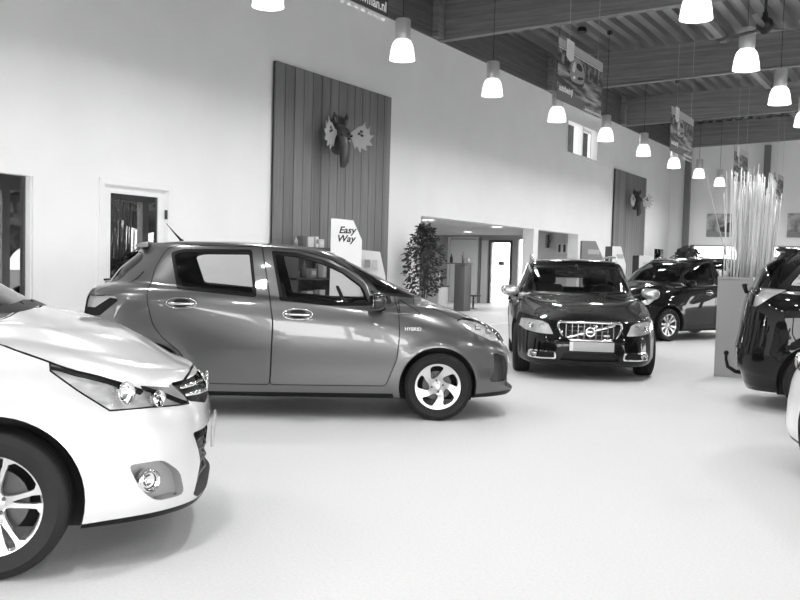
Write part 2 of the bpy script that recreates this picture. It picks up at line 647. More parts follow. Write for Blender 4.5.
WHEELS = {}; LUGZ = {}
def wheel(parent, loc, side, Rt, Rr, width, style, rot=0, rimmat=None, steer=0, lugs=5):
    """wheel at loc (hub centre, outer face towards side*+y)"""
    key = (Rt, Rr, width, style)
    rimmat = rimmat or ALLOY
    if key not in WHEELS:
        w = width
        bm = bmesh.new()
        prof = [(Rr - .012, w * .42), (Rr + .004, w * .46), (Rr + .02, w * .49), (Rr + (Rt - Rr) * .55, w * .52), (Rt - .035, w * .50),
                (Rt - .012, w * .46), (Rt - .003, w * .40), (Rt, w * .30), (Rt, w * .215), (Rt - .008, w * .21), (Rt - .008, w * .185), (Rt, w * .18), (Rt + .001, w * .02),
                (Rt - .008, w * .015), (Rt - .008, -w * .015), (Rt + .001, -w * .02), (Rt, -w * .18), (Rt - .008, -w * .185), (Rt - .008, -w * .21), (Rt, -w * .215), (Rt, -w * .30),
                (Rt - .012, -w * .46), (Rt - .05, -w * .5), (Rr, -w * .42)]
        add_lathe(bm, prof, 72)
        tyre = bm
        # rim face
        bm = bmesh.new()
        nr, na = 10, 96
        r0s = np.linspace(.001, Rr - .004, nr)
        def zz(r):
            t = r / Rr
            return w * .40 - .028 + .026 * t ** 1.5 - .02 * math.exp(-((r - .05) / .03) ** 2)
        g = []
        for r in r0s:
            g.append([bm.verts.new((r * math.cos(2 * PI * k / na), r * math.sin(2 * PI * k / na), 0)) for k in range(na)])
        for i in range(nr - 1):
            for k in range(na):
                bm.faces.new((g[i][k], g[i][(k + 1) % na], g[i + 1][(k + 1) % na], g[i + 1][k]))
        bm.faces.new(g[0])
        K = Knife(bm)
        sc = Rr / .215
        AX['disc'] = (Vector((1, 0, 0)), Vector((0, 1, 0)), Vector((0, 0, 1)))
        for h in polar_holes(style):
            K.cut([(a * sc, b * sc) for a, b in h], 'disc', 1, mindot=-2)
        bmesh.ops.delete(bm, geom=[f for f in bm.faces if f[K.lay] == 1], context='FACES')
        for v in bm.verts: v.co.z = zz(math.hypot(v.co.x, v.co.y))
        r = bmesh.ops.extrude_face_region(bm, geom=bm.faces[:])
        for v in [x for x in r['geom'] if isinstance(x, bmesh.types.BMVert)]:
            v.co.z -= .028
        add_lathe(bm, [(Rr - .006, w * .395), (Rr - .001, w * .43), (Rr + .003, w * .44), (Rr + .004, w * .40), (Rr - .02, w * .30), (Rr - .03, 0), (Rr - .02, -w * .42), (Rr - .025, -w * .42), (Rr - .036, 0), (Rr - .026, w * .30)], 72, closed=True)
        add_lathe(bm, [(0, zz(.0) + .012), (.022, zz(.0) + .012), (.027, zz(0) + .004), (.028, zz(0) - .01)], 24)
        rim = bm
        bm = bmesh.new()
        add_lathe(bm, [(.02, .0), (Rr - .085, .0), (Rr - .085, -.02), (.02, -.02)], 40, closed=True)
        bmesh.ops.transform(bm, matrix=Matrix.Translation((0, 0, w * .40 - .085)), verts=bm.verts[:])
        add_box(bm, (-Rr * .45, Rr * .45, w * .40 - .075), (.07, .12, .05), Euler((0, 0, R(45))), .01)
        disc = bm
        bm = bmesh.new()
        add_lathe(bm, [(0, .008), (.007, .008), (.009, 0), (.009, -.01)], 8)
        LUGZ[key] = zz(.05) + .004
        lug = bm
        ms = []
        for b, nm, mt in ((tyre, 'tire', RUBBER), (rim, 'rim', rimmat), (disc, 'brake_disc', STEEL), (lug, 'lug_nut', STEEL)):
            bmesh.ops.recalc_face_normals(b, faces=b.faces[:])
            me = bpy.data.meshes.new(nm); b.to_mesh(me); b.free()
            me.materials.append(mt)
            me.polygons.foreach_set('use_smooth', [True] * len(me.polygons))
            me.set_sharp_from_angle(angle=R(35))
            ms.append(me)
        WHEELS[key] = ms
    ms = WHEELS[key]
    par = None
    for me, nm in zip(ms, ('wheel', 'rim', 'brake_disc')):
        o = bpy.data.objects.new(nm, me)
        COL.objects.link(o)
        if par is None:
            o.parent = parent
            o.location = loc
            # local z -> +-y
            o.rotation_euler = (Matrix.Rotation(R(steer), 3, 'Z') @ (Matrix.Rotation(R(-90 * side), 3, 'X')) @ Matrix.Rotation(R(rot), 3, 'Z')).to_euler()
            par = o
        else:
            o.parent = par
    for k in range(lugs):
        a = 2 * PI * k / lugs + .3
        o = bpy.data.objects.new('lug_nut', ms[3]); COL.objects.link(o)
        o.parent = par; o.location = (.05 * math.cos(a), .05 * math.sin(a), LUGZ[key])
    return par

# ------------------------------------------------------------------ cabin, mirrors and other fittings
def cabin(root, xs_front, xr, dash_x, zfloor=.35, zseat=.55, w=.36, steer_side=1, dash_z=.95, headz=1.2, dash_w=1.3):
    for s in (1, -1):
        bm = bmesh.new()
        add_box(bm, (xs_front, s * w, zseat), (.5, .48, .16), None, .05)
        rot = Euler((0, R(-14), 0))
        add_box(bm, (xs_front - .30, s * w, zseat + .32), (.13, .46, .60), rot, .055, 3)
        seat = bm_obj('front_seat', bm, SEAT, root, angle=50)
        bm = bmesh.new()
        add_box(bm, (xs_front - .39, s * w, headz), (.10, .25, .18), rot, .045, 3)
        add_tube(bm, [(xs_front - .38, s * w - .06, headz - .2), (xs_front - .39, s * w - .06, headz - .05)], .007)
        add_tube(bm, [(xs_front - .38, s * w + .06, headz - .2), (xs_front - .39, s * w + .06, headz - .05)], .007)
        bm_obj('headrest', bm, SEAT, seat, angle=50)
    bm = bmesh.new()
    add_box(bm, (xr, 0, zseat), (.5, 1.2, .16), None, .05)
    add_box(bm, (xr - .32, 0, zseat + .28), (.13, 1.2, .56), Euler((0, R(-18), 0)), .055, 3)
    bench = bm_obj('rear_seat', bm, SEAT, root, angle=50)
    for s in (1, -1):
        bm = bmesh.new()
        add_box(bm, (xr - .40, s * .36, headz - .06), (.09, .25, .15), Euler((0, R(-12), 0)), .04, 3)
        bm_obj('headrest', bm, SEAT, bench, angle=50)
    bm = bmesh.new()
    add_box(bm, (dash_x, 0, dash_z - .14), (.5, dash_w, .26), None, .08, 3)
    add_box(bm, (dash_x - .2, steer_side * w, dash_z - .03), (.2, .36, .12), None, .04, 3)
    add_box(bm, (dash_x - .35, 0, dash_z - .35), (.5, .24, .4), None, .05, 2)
    dash = bm_obj('dashboard', bm, INTER, root, angle=50)
    bm = bmesh.new()
    ring = [(0, .185 * math.cos(2 * PI * k / 28), .185 * math.sin(2 * PI * k / 28)) for k in range(29)]
    add_tube(bm, ring, .014, 8, False)
    for a in (90, 210, 330):
        add_tube(bm, [(0, 0, 0), (.0, .18 * math.cos(R(a + 90)), .18 * math.sin(R(a + 90)))], .014, 6)
    add_box(bm, (.01, 0, 0), (.05, .13, .11), None, .02)
    M = Matrix.Translation((dash_x - .38, steer_side * w, dash_z - .02)) @ Matrix.Rotation(R(-24), 4, 'Y')
    bmesh.ops.transform(bm, matrix=M, verts=bm.verts[:])
    bm_obj('steering_wheel', bm, INTER, root, angle=50)
    box('cabin_floor', ((xs_front + xr) / 2, 0, zfloor), (2.6, 1.3, .04), INTER, root)

def ellipsoid_box(bm, c, s, p=3.0, n=18, M=None):
    """superellipsoid shell with smooth corners"""
    def sp(v, e): return math.copysign(abs(v) ** e, v)
    e = 2.0 / p
    rows = []
    for i in range(n + 1):
        ph = -PI / 2 + PI * i / n
        row = []
        for k in range(2 * n):
            th = 2 * PI * k / (2 * n)
            row.append((c[0] + s[0] / 2 * sp(math.cos(ph), e) * sp(math.cos(th), e), c[1] + s[1] / 2 * sp(math.cos(ph), e) * sp(math.sin(th), e), c[2] + s[2] / 2 * sp(math.sin(ph), e)))
        rows.append(row)
    vs = [[bm.verts.new(q) for q in r] for r in rows]
    for i in range(n):
        for k in range(2 * n):
            k2 = (k + 1) % (2 * n)
            bm.faces.new((vs[i][k], vs[i][k2], vs[i + 1][k2], vs[i + 1][k]))
    al = [v for r in vs for v in r]
    if M is not None: bmesh.ops.transform(bm, matrix=M, verts=al)
    bmesh.ops.remove_doubles(bm, verts=al, dist=1e-5)

def mirrors(root, c, size, foot, mat, base=None, sides=(1, -1), yaw=12):
    for s in sides:
        bm = bmesh.new()
        ellipsoid_box(bm, (0, 0, 0), size, 2.8, 14)
        for v in bm.verts:                         # flat glass face at the back, fuller front
            if v.co.x < -size[0] * .18: v.co.x = -size[0] * .18 + (v.co.x + size[0] * .18) * .15
            v.co.z += .12 * abs(v.co.y) * (1 if v.co.y < 0 else .2)
        bmesh.ops.transform(bm, matrix=Matrix.Translation((c[0], s * c[1], c[2])) @ Matrix.Rotation(R(-yaw * s), 4, 'Z'), verts=bm.verts[:])
        o = bm_obj('side_mirror', bm, mat, root, smooth=True)
        bm = bmesh.new()
        add_tube(bm, [(foot[0], s * foot[1], foot[2]), (foot[0] + (c[0] - foot[0]) * .5, s * (foot[1] + c[1]) / 2, foot[2] + .012), (c[0], s * (c[1] - size[1] * .3), c[2] - size[2] * .38)], [.045, .032, .03], 10)
        for v in bm.verts:
            v.co.z = foot[2] + (v.co.z - foot[2]) * .8
        bm_obj('mirror_arm', bm, base or BLACK, o, smooth=True)
        bm = bmesh.new()
        ellipsoid_box(bm, (0, 0, 0), (.006, size[1] * .82, size[2] * .74), 4, 8)
        bmesh.ops.transform(bm, matrix=Matrix.Translation((c[0] - size[0] * .235, s * c[1] - s * .0, c[2] + .006)) @ Matrix.Rotation(R(-yaw * s), 4, 'Z'), verts=bm.verts[:])
        bm_obj('mirror_glass', bm, CHROME, o, smooth=True)

def handle(par, c, L=.20, s=1, mat=None, tilt=0):
    """pull handle with recessed cup, on the side plane y=s*c.y"""
    bm = bmesh.new()
    n = 24
    # cup ring
    ring = []
    for k in range(n + 1):
        a = 2 * PI * k / n
        ring.append((c[0] + L * .5 * math.cos(a), s * (c[1] + .004), c[2] + .046 * math.sin(a) * (1 + .1 * abs(math.cos(a)))))
    add_tube(bm, ring, .0045, 6, False)
    pts = []
    for k in range(9):
        t = k / 8 * 2 - 1
        pts.append((c[0] + t * L * .46, s * (c[1] + .012 + .018 * (1 - t ** 4)), c[2] - .002 + tilt * t))
    add_tube(bm, pts, [.009, .012, .014, .014, .014, .014, .014, .012, .009], 8)
    h = bm_obj('door_handle', bm, mat or CHROME, par, smooth=True)
    bm = bmesh.new()
    ellipsoid_box(bm, (c[0], s * (c[1] - .004), c[2]), (L * .60, .016, .075), 2.2, 10)
    bm_obj('handle_recess', bm, BLACK, h, smooth=True)
SILVER = M_('silver_paint', .66, .30, .35, 1.0, .02)
BLACKPAINT = M_('black_paint', .004, .4, 0, .75, .015, spec=.05)
WHITEPAINT = M_('white_paint', .80, .35, 0, 1.0, .03)
# ------------------------------------------------------------------ grey supermini, side on
def paint(name, g, metal=.0, rough=.35, coat=1.0, flake=0.0):
    m = M_(name, g, rough, metal, coat, .02)
    return m
GREYPAINT = paint('grey_metallic_paint', .135, .7, .30)

def supermini():
    root = empty('hatchback_car', (-4.276, 7.855, 0), R(34))
    tag(root, 'grey metallic five-door hatchback seen side on, nose to the right', 'car')
    xm = -1.2
    lp = [
        loop(-2.9, .50, 0, .20, xm=xm),
        loop(-3.00, .60, .72, .185, 5, 4, xm),
        loop(-3.09, .715, [(-3.1, .74), (-2.5, .80), (-.5, .80), (0, .80), (.7, .78)], [(-3.1, .26), (-2.7, .22), (-2, .20), (-.4, .20), (.3, .215), (.8, .20)], 5, 4.4, xm),
        loop(-3.13, .755, [(-3.1, .78), (-2.5, .825), (-.5, .825), (0, .82), (.7, .80)], [(-3.1, .34), (-2.5, .30), (-.4, .29), (.3, .29), (.8, .26)], 5, 4.4, xm),
        loop(-3.16, .745, [(-3.1, .80), (-2.4, .838), (-1.5, .832), (-.6, .832), (0, .835), (.7, .82)], [(-3.1, .50), (-2.5, .46), (-.4, .46), (.8, .42)], 7, 4.3, xm),
        loop(-3.16, .710, [(-3.1, .80), (-2.4, .845), (-1.5, .846), (-.6, .846), (0, .84), (.7, .81)], [(-3.1, .70), (-2.5, .68), (-.4, .64), (0, .64), (.8, .58)], 7, 4.0, xm),
        loop(-3.15, .670, [(-3.1, .76), (-2.4, .838), (-1.5, .838), (-.6, .838), (0, .815), (.4, .79), (.7, .76)],
             [(-3.1, .98), (-2.78, 1.035), (-2.5, 1.01), (-2.16, .975), (-1.43, .868), (-.6, .825), (-.36, .817), (0, .80), (.4, .745), (.7, .68)], 6.5, 3.5, xm),
        loop(-3.10, .655, [(-3.1, .70), (-2.4, .785), (-1.5, .795), (-.6, .795), (0, .745), (.4, .71), (.7, .68)],
             [(-3.1, 1.10), (-2.7, 1.12), (-2.27, 1.105), (-1.6, 1.045), (-.96, .99), (-.5, .955), (-.1, .925), (.2, .875), (.45, .80), (.6, .745), (.7, .71)], 5.5, 3.0, xm, Zy=.0),
        loop(-3.04, .55, [(-3.1, .67), (-2.4, .765), (-1.5, .775), (-.8, .765), (-.3, .72), (0, .66), (.4, .62)],
             [(-3.1, 1.13), (-2.7, 1.15), (-2.27, 1.125), (-1.6, 1.065), (-.96, 1.015), (-.5, .99), (-.1, .985), (.2, .925), (.45, .85), (.6, .79)], 4, 3.0, xm),
        loop(-3.00, -.05, [(-3.1, .65), (-2.4, .75), (-1.5, .76), (-.8, .745), (-.4, .70), (0, .66)],
             [(-3.1, 1.15), (-2.7, 1.17), (-2.27, 1.14), (-1.6, 1.08), (-.96, 1.03), (-.5, 1.03), (-.2, 1.045), (0, 1.04)], 4, 3.0, xm),
        loop(-2.90, -.52, [(-3.0, .60), (-2.3, .69), (-1.5, .70), (-.9, .67), (-.5, .62)],
             [(-3.0, 1.28), (-2.3, 1.30), (-1.5, 1.27), (-.9, 1.24), (-.5, 1.255)], 4, 3.4, xm),
        loop(-2.73, -.86, [(-2.8, .54), (-2.3, .615), (-1.5, .63), (-1.1, .60), (-.8, .565)],
             [(-2.8, 1.435), (-2.3, 1.475), (-1.9, 1.482), (-1.5, 1.468), (-1.1, 1.448), (-.8, 1.405)], 4.2, 3.6, xm),
        loop(-2.715, -.93, [(-2.8, .48), (-2.3, .55), (-1.5, .565), (-1.1, .54), (-.8, .50)],
             [(-2.8, 1.475), (-2.3, 1.520), (-1.9, 1.525), (-1.5, 1.51), (-1.1, 1.477), (-.9, 1.438)], 4.2, 3.6, xm),
        loop(-2.70, -.95, 0, [(-2.7, 1.49), (-2.3, 1.54), (-1.9, 1.552), (-1.5, 1.538), (-1.1, 1.499), (-.9, 1.450)], 4, 4, xm),
    ]
    nv = [3, 2, 3, 4, 5, 7, 5, 3, 4, 7, 7, 3, 6]
    fl = [(0, .30, .36, .014, .06), (-2.51, .30, .36, .014, .06)]
    c = Car(root, lp, nv, GREYPAINT, fl)
    side = 'side'
    hood = c.part('hood')
    gate = c.part('tailgate')
    ws = c.part('windshield', 'glass', GLASS)
    rw = c.part('rear_window', 'glass', GLASSDK)
    fd = c.part('front_door', sided=True)
    rd = c.part('rear_door', sided=True)
    trim = c.part('window_surround', mat=BLACK, sided=True)
    fw = c.part('door_window', 'glass', GLASS, True, parent=fd)
    rwd = c.part('door_window', 'glass', GLASS, True, parent=rd)
    qw = c.part('quarter_window', 'glass', GLASS, True)
    head = c.part('headlight', 'lamp', None, True, depth=.025, inner=M_('lamp_silver', .85, .25, .25, noise=(14, .22, (1, 1, 3))))
    tail = c.part('tail_light', 'lamp', None, True, depth=.02, inner=M_('tail_lamp_silver', .75, .3, .2))
    tlow = c.part('tail_light_dark_edge', mat=BLACK, sided=True)
    grille = c.part('lower_grille', 'recess', BLACK, depth=.05)
    ugr = c.part('upper_grille', 'recess', BLACK, depth=.03)
    fog = c.part('fog_lamp_housing', 'recess', M_('fog_bezel_grey', .10, .2, .6), True, depth=.04)
    lip = c.part('sill_trim', mat=BLACK, sided=True)
    sail = c.part('fender_panel', sided=True)
    # panels
    c.panel(rnd([(-.18, -.1), (-.22, .60), (.30, .585), (.56, .40), (.60, -.1)], .08), 'top', hood, cond=lambda p: p.z > .6 and p.x > -.45)
    c.panel(rnd([(-.1, 1.45), (.52, 1.45), (.63, 1.15), (.60, .78), (.50, .56), (-.1, .56)], .08), 'rear', gate, cond=lambda p: p.x < -2.6, mindot=.1)
    fdp = [(-1.468, .30), (-1.45, .84), (-1.475, 1.0), (-1.572, 1.497), (-1.25, 1.475), (-.98, 1.405), (-.66, 1.245), (-.395, 1.09), (-.36, .93), (-.352, .75), (-.372, .54), (-.465, .305)]
    rdp = [(-1.472, .30), (-1.454, .84), (-1.479, 1.0), (-1.576, 1.497), (-2.28, 1.492), (-2.385, 1.470), (-2.44, 1.42), (-2.505, 1.28), (-2.535, 1.08), (-2.52, .967), (-2.475, .80), (-2.40, .70), (-2.25, .58), (-2.14, .42), (-2.12, .30)]
    c.panel(rnd(fdp, .03), side, fd, cond=lambda p: p.y > .3)
    c.panel(rnd(rdp, .03), side, rd, cond=lambda p: p.y > .3)
    c.panel(rnd([(-.355, 1.06), (-.165, .945), (-.18, .925), (-.352, .932)], .02), side, sail, cond=lambda p: p.y > .3)
    # window areas
    c.cut(rnd([(-2.375, 1.425), (-2.26, 1.458), (-1.66, 1.468), (-1.60, 1.052), (-2.29, 1.108)], .03), side, trim, cond=lambda p: p.y > .3)
    c.cut(rnd([(-2.345, 1.405), (-2.25, 1.432), (-1.685, 1.44), (-1.632, 1.085), (-2.27, 1.135)], .03), side, rwd, cond=lambda p: p.y > .3)
    c.cut(rnd([(-1.49, 1.462), (-1.27, 1.45), (-1.04, 1.395), (-.84, 1.315), (-.655, 1.19), (-.585, 1.0), (-.96, .995), (-1.40, 1.028)], .02), side, trim, cond=lambda p: p.y > .3)
    c.cut(rnd([(-1.465, 1.435), (-1.27, 1.42), (-1.05, 1.365), (-.86, 1.29), (-.69, 1.17), (-.62, 1.025), (-.96, 1.025), (-1.37, 1.055)], .02), side, fw, cond=lambda p: p.y > .3)
    c.cut(rnd([(-.655, 1.235), (-.44, 1.11), (-.415, 1.02), (-.59, 1.01)], .02), side, trim, cond=lambda p: p.y > .3)
    c.cut(rnd([(-.63, 1.195), (-.46, 1.095), (-.44, 1.045), (-.575, 1.04)], .015), side, qw, cond=lambda p: p.y > .3)
    wsp = [(-.2, 1.055), (.40, 1.06), (.60, 1.09), (.615, 1.14), (.50, 1.40), (.46, 1.425), (-.2, 1.445)]
    tr2 = c.part('windshield_surround', mat=BLACK)
    c.cut(wsp, 'front', tr2, cond=lambda p: -1.3 < p.x < .1 and p.z > 1.02, mindot=.25)
    c.cut(offset(wsp, -.03), 'front', ws, cond=lambda p: -1.3 < p.x < .1, mindot=.25)
    c.cut(rnd([(-.2, 1.14), (.52, 1.14), (.50, 1.36), (.42, 1.42), (-.2, 1.42)], .04), 'rear', rw, cond=lambda p: p.x < -2.5, mindot=.2)
    # lamps
    c.cut(rnd([(.17, .885), (.235, .905), (.44, .868), (.60, .765), (.62, .70), (.50, .70), (.30, .79)], .02), side, head, cond=lambda p: p.y > .25, mindot=-.1)
    c.cut(rnd([(-3.2, 1.03), (-2.83, 1.045), (-2.78, 1.0), (-2.95, .86), (-3.2, .86)], .02), side, tail, cond=lambda p: p.y > .45, mindot=.0)
    c.cut([(-3.2, .93), (-3.0, .93), (-2.86, 1.02), (-2.76, 1.01), (-2.95, .85), (-3.2, .85)], 'side', tlow, only={tail}, cond=lambda p: p.y > .45, mindot=-.3)
    c.cut(rnd([(-.1, .50), (.52, .50), (.60, .30), (.5, .26), (-.1, .26)], .03), 'front', grille, cond=lambda p: p.x > .3, mindot=.2)
    c.cut(rnd([(-.1, .68), (.42, .68), (.40, .63), (-.1, .62)], .01), 'front', ugr, cond=lambda p: p.x > .3, mindot=.2)
    c.cut(rnd([(.53, .56), (.64, .60), (.70, .34), (.58, .34)], .03), 'front', fog, cond=lambda p: p.x > .3, mindot=.1)
    c.cut([(-2.12, .10), (-2.12, .232), (-.40, .238), (-.36, .10)], side, lip, cond=lambda p: p.y > .3, mindot=-.5)
    chin = c.part('front_lip', mat=BLACK)
    c.cut([(.3, .1), (.3, .235), (.9, .265), (.9, .1)], side, chin, cond=lambda p: p.x > .2, mindot=-2)
    c.arch(0, .305, .348)
    c.arch(-2.51, .305, .348)
    ob = c.finish()
    for s in (1, -1):
        for x in (0, -2.51):
            wheel(root, (x, s * .715, .302), s, .302, .215, .175, 'twist5', rot=(-6 if x == 0 else 40), lugs=4)
        handle(ob[fd][s], (-1.24, .838, .918), .255, s, tilt=-.003)
        handle(ob[rd][s], (-2.235, .838, .99), .255, s)
        # chrome reflector bowl in each headlight
        bm = bmesh.new()
        for (x, y, z, r) in ((.44, .60, .79, .05), (.34, .68, .82, .035)):
            add_lathe(bm, [(r, .03), (r * .9, .02), (r * .5, -.01), (0, -.02)], 20, Matrix.Translation((x, s * y, z)) @ Matrix.Rotation(R(60), 4, 'Y'))
        bm_obj('headlight_bowl', bm, CHROME, ob[head][s], smooth=True)
    for s in (1, -1):
        text_obj('lettering', 'HYBRID', basis((-.31 if s < 0 else -.16, s * .846, .797), (-s * 1.0, 0, 0), (0, 0, 1), (0, s, 0)), .042, M_('satin_aluminium', .6, .3, .9), root, .002)
    mirrors(root, (-.57, .93, 1.045), (.17, .22, .15), (-.52, .78, .985), M_('mirror_cap_dark', .02, .15, 0, .6))
    cabin(root, -1.15, -2.1, -.45, .3, .55, .36, -1, 1.0, 1.18, 1.25)
    bm = bmesh.new()
    add_tube(bm, [(-2.39, 0, 1.545), (-2.46, 0, 1.62), (-2.53, 0, 1.70)], [.012, .006, .003], 8)
    add_lathe(bm, [(.022, 0), (.02, .012), (0, .022)], 12, Matrix.Translation((-2.385, 0, 1.536)))
    bm_obj('antenna', bm, BLACK, root, smooth=True)
    # roof spoiler at the rear edge
    bm = bmesh.new()
    add_prism(bm, [(-2.60, 1.515), (-2.66, 1.508), (-2.715, 1.478), (-2.70, 1.462), (-2.60, 1.47)], -.46, .46, basis((0, 0, 0), (1, 0, 0), (0, 0, 1), (0, 1, 0)))
    bm_obj('roof_spoiler', bm, GREYPAINT, root)
    # rear wiper and plate ledge
    box('rear_wiper', (-3.04, 0, 1.16), (.03, .40, .02), BLACK, root, Euler((0, 0, 0)), .006)
    return root
# ------------------------------------------------------------------ people carrier (silver, two black ones and the white one)
def mpv(name, label, loc, ang, mat, plain=False, *, wheelmat=None, towbar=False, style='pair5', frontplate=True, steer=0, dz=0.0, glass=None):
    root = empty(name, (loc[0], loc[1], 0), R(ang))
    tag(root, label, 'car')
    xm = -1.3
    h = lambda pts: [(x, z + dz * min(1, max(0, (z - .9) / .5))) for x, z in pts]
    lp = [
        loop(-3.3, .62, 0, .20, xm=xm),
        loop(-3.42, .74, .76, .185, 5, 4.5, xm),
        loop(-3.48, .845, [(-3.5, .80), (-2.8, .85), (-.5, .85), (0, .86), (.8, .84)], [(-3.5, .34), (-3.1, .30), (-2.8, .24), (-2.2, .20), (.3, .20), (.9, .21)], 5, 4.0, xm),
        loop(-3.52, .880, [(-3.5, .84), (-2.8, .875), (0, .878), (.8, .87)], [(-3.5, .42), (-2.8, .32), (0, .29), (.9, .29)], 5, 4.0, xm),
        loop(-3.53, .880, [(-3.5, .85), (-2.8, .89), (-1.4, .885), (0, .888), (.8, .87)], [(-3.5, .56), (-2.8, .48), (0, .45), (.9, .44)], 5, 3.9, xm),
        loop(-3.50, .862, [(-3.5, .85), (-2.8, .895), (-1.4, .895), (0, .892), (.8, .87)], [(-3.5, .75), (-2.8, .68), (0, .64), (.9, .62)], 5, 3.7, xm),
        loop(-3.47, .815, [(-3.5, .84), (-2.8, .885), (-1.4, .885), (0, .872), (.5, .85), (.8, .83)], [(-3.5, 1.00), (-2.8, .97), (-1.4, .90), (-.4, .86), (.3, .83), (.9, .74)], 5, 3.1, xm),
        loop(-3.44, .775, [(-3.5, .80), (-2.8, .85), (-1.4, .86), (-.6, .845), (0, .80), (.5, .77), (.8, .75)],
             h([(-3.5, 1.12), (-2.8, 1.09), (-1.4, 1.045), (-.6, 1.00), (0, .985), (.3, .93), (.55, .865), (.9, .80)]), 5, 2.8, xm),
        loop(-3.43, .70, [(-3.5, .77), (-2.8, .83), (-1.4, .845), (-.6, .82), (0, .735), (.5, .68), (.8, .64)],
             h([(-3.5, 1.15), (-2.8, 1.11), (-1.4, 1.065), (-.6, 1.02), (0, 1.015), (.3, .955), (.55, .885), (.9, .81)]), 5, 2.8, xm),
        loop(-3.41, .45, [(-3.5, .75), (-2.8, .82), (-1.4, .835), (-.6, .80), (0, .71), (.4, .65)],
             h([(-3.5, 1.17), (-2.8, 1.13), (-1.4, 1.08), (-.6, 1.04), (0, 1.075), (.3, 1.025), (.6, .96)]), 5, 2.9, xm),
        loop(-3.40, .03, [(-3.5, .74), (-2.8, .81), (-1.4, .825), (-.6, .79), (-.2, .74), (.1, .70)],
             h([(-3.5, 1.19), (-2.8, 1.14), (-1.4, 1.09), (-.6, 1.06), (-.25, 1.085), (.1, 1.115)]), 5, 3.2, xm),
        loop(-3.30, -.42, [(-3.3, .69), (-2.8, .755), (-1.4, .77), (-.8, .73), (-.4, .68)],
             h([(-3.3, 1.38), (-2.5, 1.36), (-1.4, 1.33), (-.8, 1.31), (-.4, 1.335)]), 5, 3.4, xm),
        loop(-3.12, -.94, [(-3.1, .62), (-2.5, .675), (-1.4, .69), (-.9, .65)],
             h([(-3.1, 1.54), (-2.4, 1.568), (-1.8, 1.568), (-1.3, 1.545), (-.9, 1.48)]), 5, 3.8, xm),
        loop(-3.16, -1.02, [(-3.1, .55), (-2.5, .60), (-1.4, .61), (-1, .58)],
             h([(-3.1, 1.57), (-2.4, 1.605), (-1.8, 1.608), (-1.3, 1.585), (-1.0, 1.53)]), 5, 3.8, xm),
        loop(-3.17, -1.04, 0, h([(-3.1, 1.585), (-2.4, 1.625), (-1.8, 1.63), (-1.3, 1.605), (-1.0, 1.55)]), 4, 4, xm),
    ]
    nv = [3, 2, 3, 4, 5, 6, 6, 3, 5, 4, 7, 7, 3, 5]
    fl = [(0, .315, .385, .012, .06), (-2.78, .315, .385, .012, .06)]
    c = Car(root, lp, nv, mat, fl)
    g = glass or GLASS
    hood = c.part('hood'); gate = c.part('tailgate')
    ws = c.part('windshield', 'glass', g); rw = c.part('rear_window', 'glass', GLASSDK)
    fd = c.part('front_door', sided=True); rd = c.part('rear_door', sided=True)
    trim = c.part('window_surround', mat=BLACK, sided=True)
    fw = c.part('door_window', 'glass', g, True, parent=fd)
    rwd = c.part('door_window', 'glass', GLASSDK, True, parent=rd)
    qf = c.part('quarter_window', 'glass', g, True); qr = c.part('quarter_window', 'glass', GLASSDK, True)
    head = c.part('headlight', 'lamp', None, True, depth=.03, inner=M_('lamp_silver', .85, .25, .25, noise=(14, .22, (1, 1, 3))))
    tail = c.part('tail_light', 'lamp', None, True, depth=.03, inner=M_('tail_lamp_silver', .75, .3, .2))
    lowg = c.part('lower_grille', 'recess', BLACK, depth=.05)
    upg = c.part('upper_grille', 'recess', BLACK, depth=.035)
    fog = c.part('fog_lamp_housing', 'recess', GAP if mat is not SILVER else M_('fog_recess_silver', .30, .4, .2), True, depth=.05)
    cowl = c.part('cowl', mat=BLACK)
    chin = c.part('front_lip', mat=BLACK)
    sill = c.part('sill_trim', mat=BLACK, sided=True)
    bright = c.part('belt_molding', mat=CHROME, sided=True)
    c.panel(rnd([(.03, -.1), (-.02, .45), (-.12, .68), (.05, .715), (.30, .69), (.50, .625), (.66, .56), (.74, .45), (.775, .2), (.78, -.1)], .06), 'top', hood, cond=lambda p: p.z > .78 and p.x > -.3)
    c.cut([(.022, -.1), (-.03, .45), (-.13, .69), (-.25, .76), (-.28, .66), (-.10, .45), (-.04, -.1)], 'top', cowl, only={0}, cond=lambda p: p.z > .95 + dz * .5 and p.x > -.35, mindot=.3)
    c.panel(rnd([(-.1, 1.58 + dz), (.50, 1.55 + dz), (.66, 1.2), (.62, .98), (.60, .60), (-.1, .60)], .06), 'rear', gate, cond=lambda p: p.x < -2.9, mindot=.12)
    py = lambda p: p.y > .3
    Z = lambda pts: h(pts)
    fdp = Z([(-1.32, .30), (-1.32, 1.0), (-1.36, 1.565), (-1.05, 1.535), (-.80, 1.44), (-.50, 1.27), (-.33, 1.11), (-.30, .9), (-.33, .60), (-.46, .32)])
    rdp = Z([(-1.328, .30), (-1.328, 1.0), (-1.368, 1.565), (-2.35, 1.575), (-2.42, 1.40), (-2.46, 1.12), (-2.44, .85), (-2.32, .60), (-2.27, .30)])
    c.panel(rnd(fdp, .03), 'side', fd, cond=py)
    c.panel(rnd(rdp, .03), 'side', rd, cond=py)
    c.cut(Z([(-3.25, 1.155), (-.30, 1.035), (-.27, 1.062), (-3.25, 1.18)]), 'side', bright, cond=py)
    c.cut(rnd(Z([(-1.34, 1.545), (-1.10, 1.52), (-.85, 1.43), (-.55, 1.27), (-.52, 1.055), (-1.33, 1.09)]), .03), 'side', trim, cond=py)
    c.cut(rnd(Z([(-1.32, 1.52), (-1.10, 1.49), (-.86, 1.40), (-.60, 1.26), (-.57, 1.08), (-1.31, 1.115)]), .03), 'side', fw, cond=py)
    c.cut(rnd(Z([(-.53, 1.26), (-.27, 1.09), (-.27, 1.055), (-.50, 1.055)]), .01), 'side', trim, cond=py)
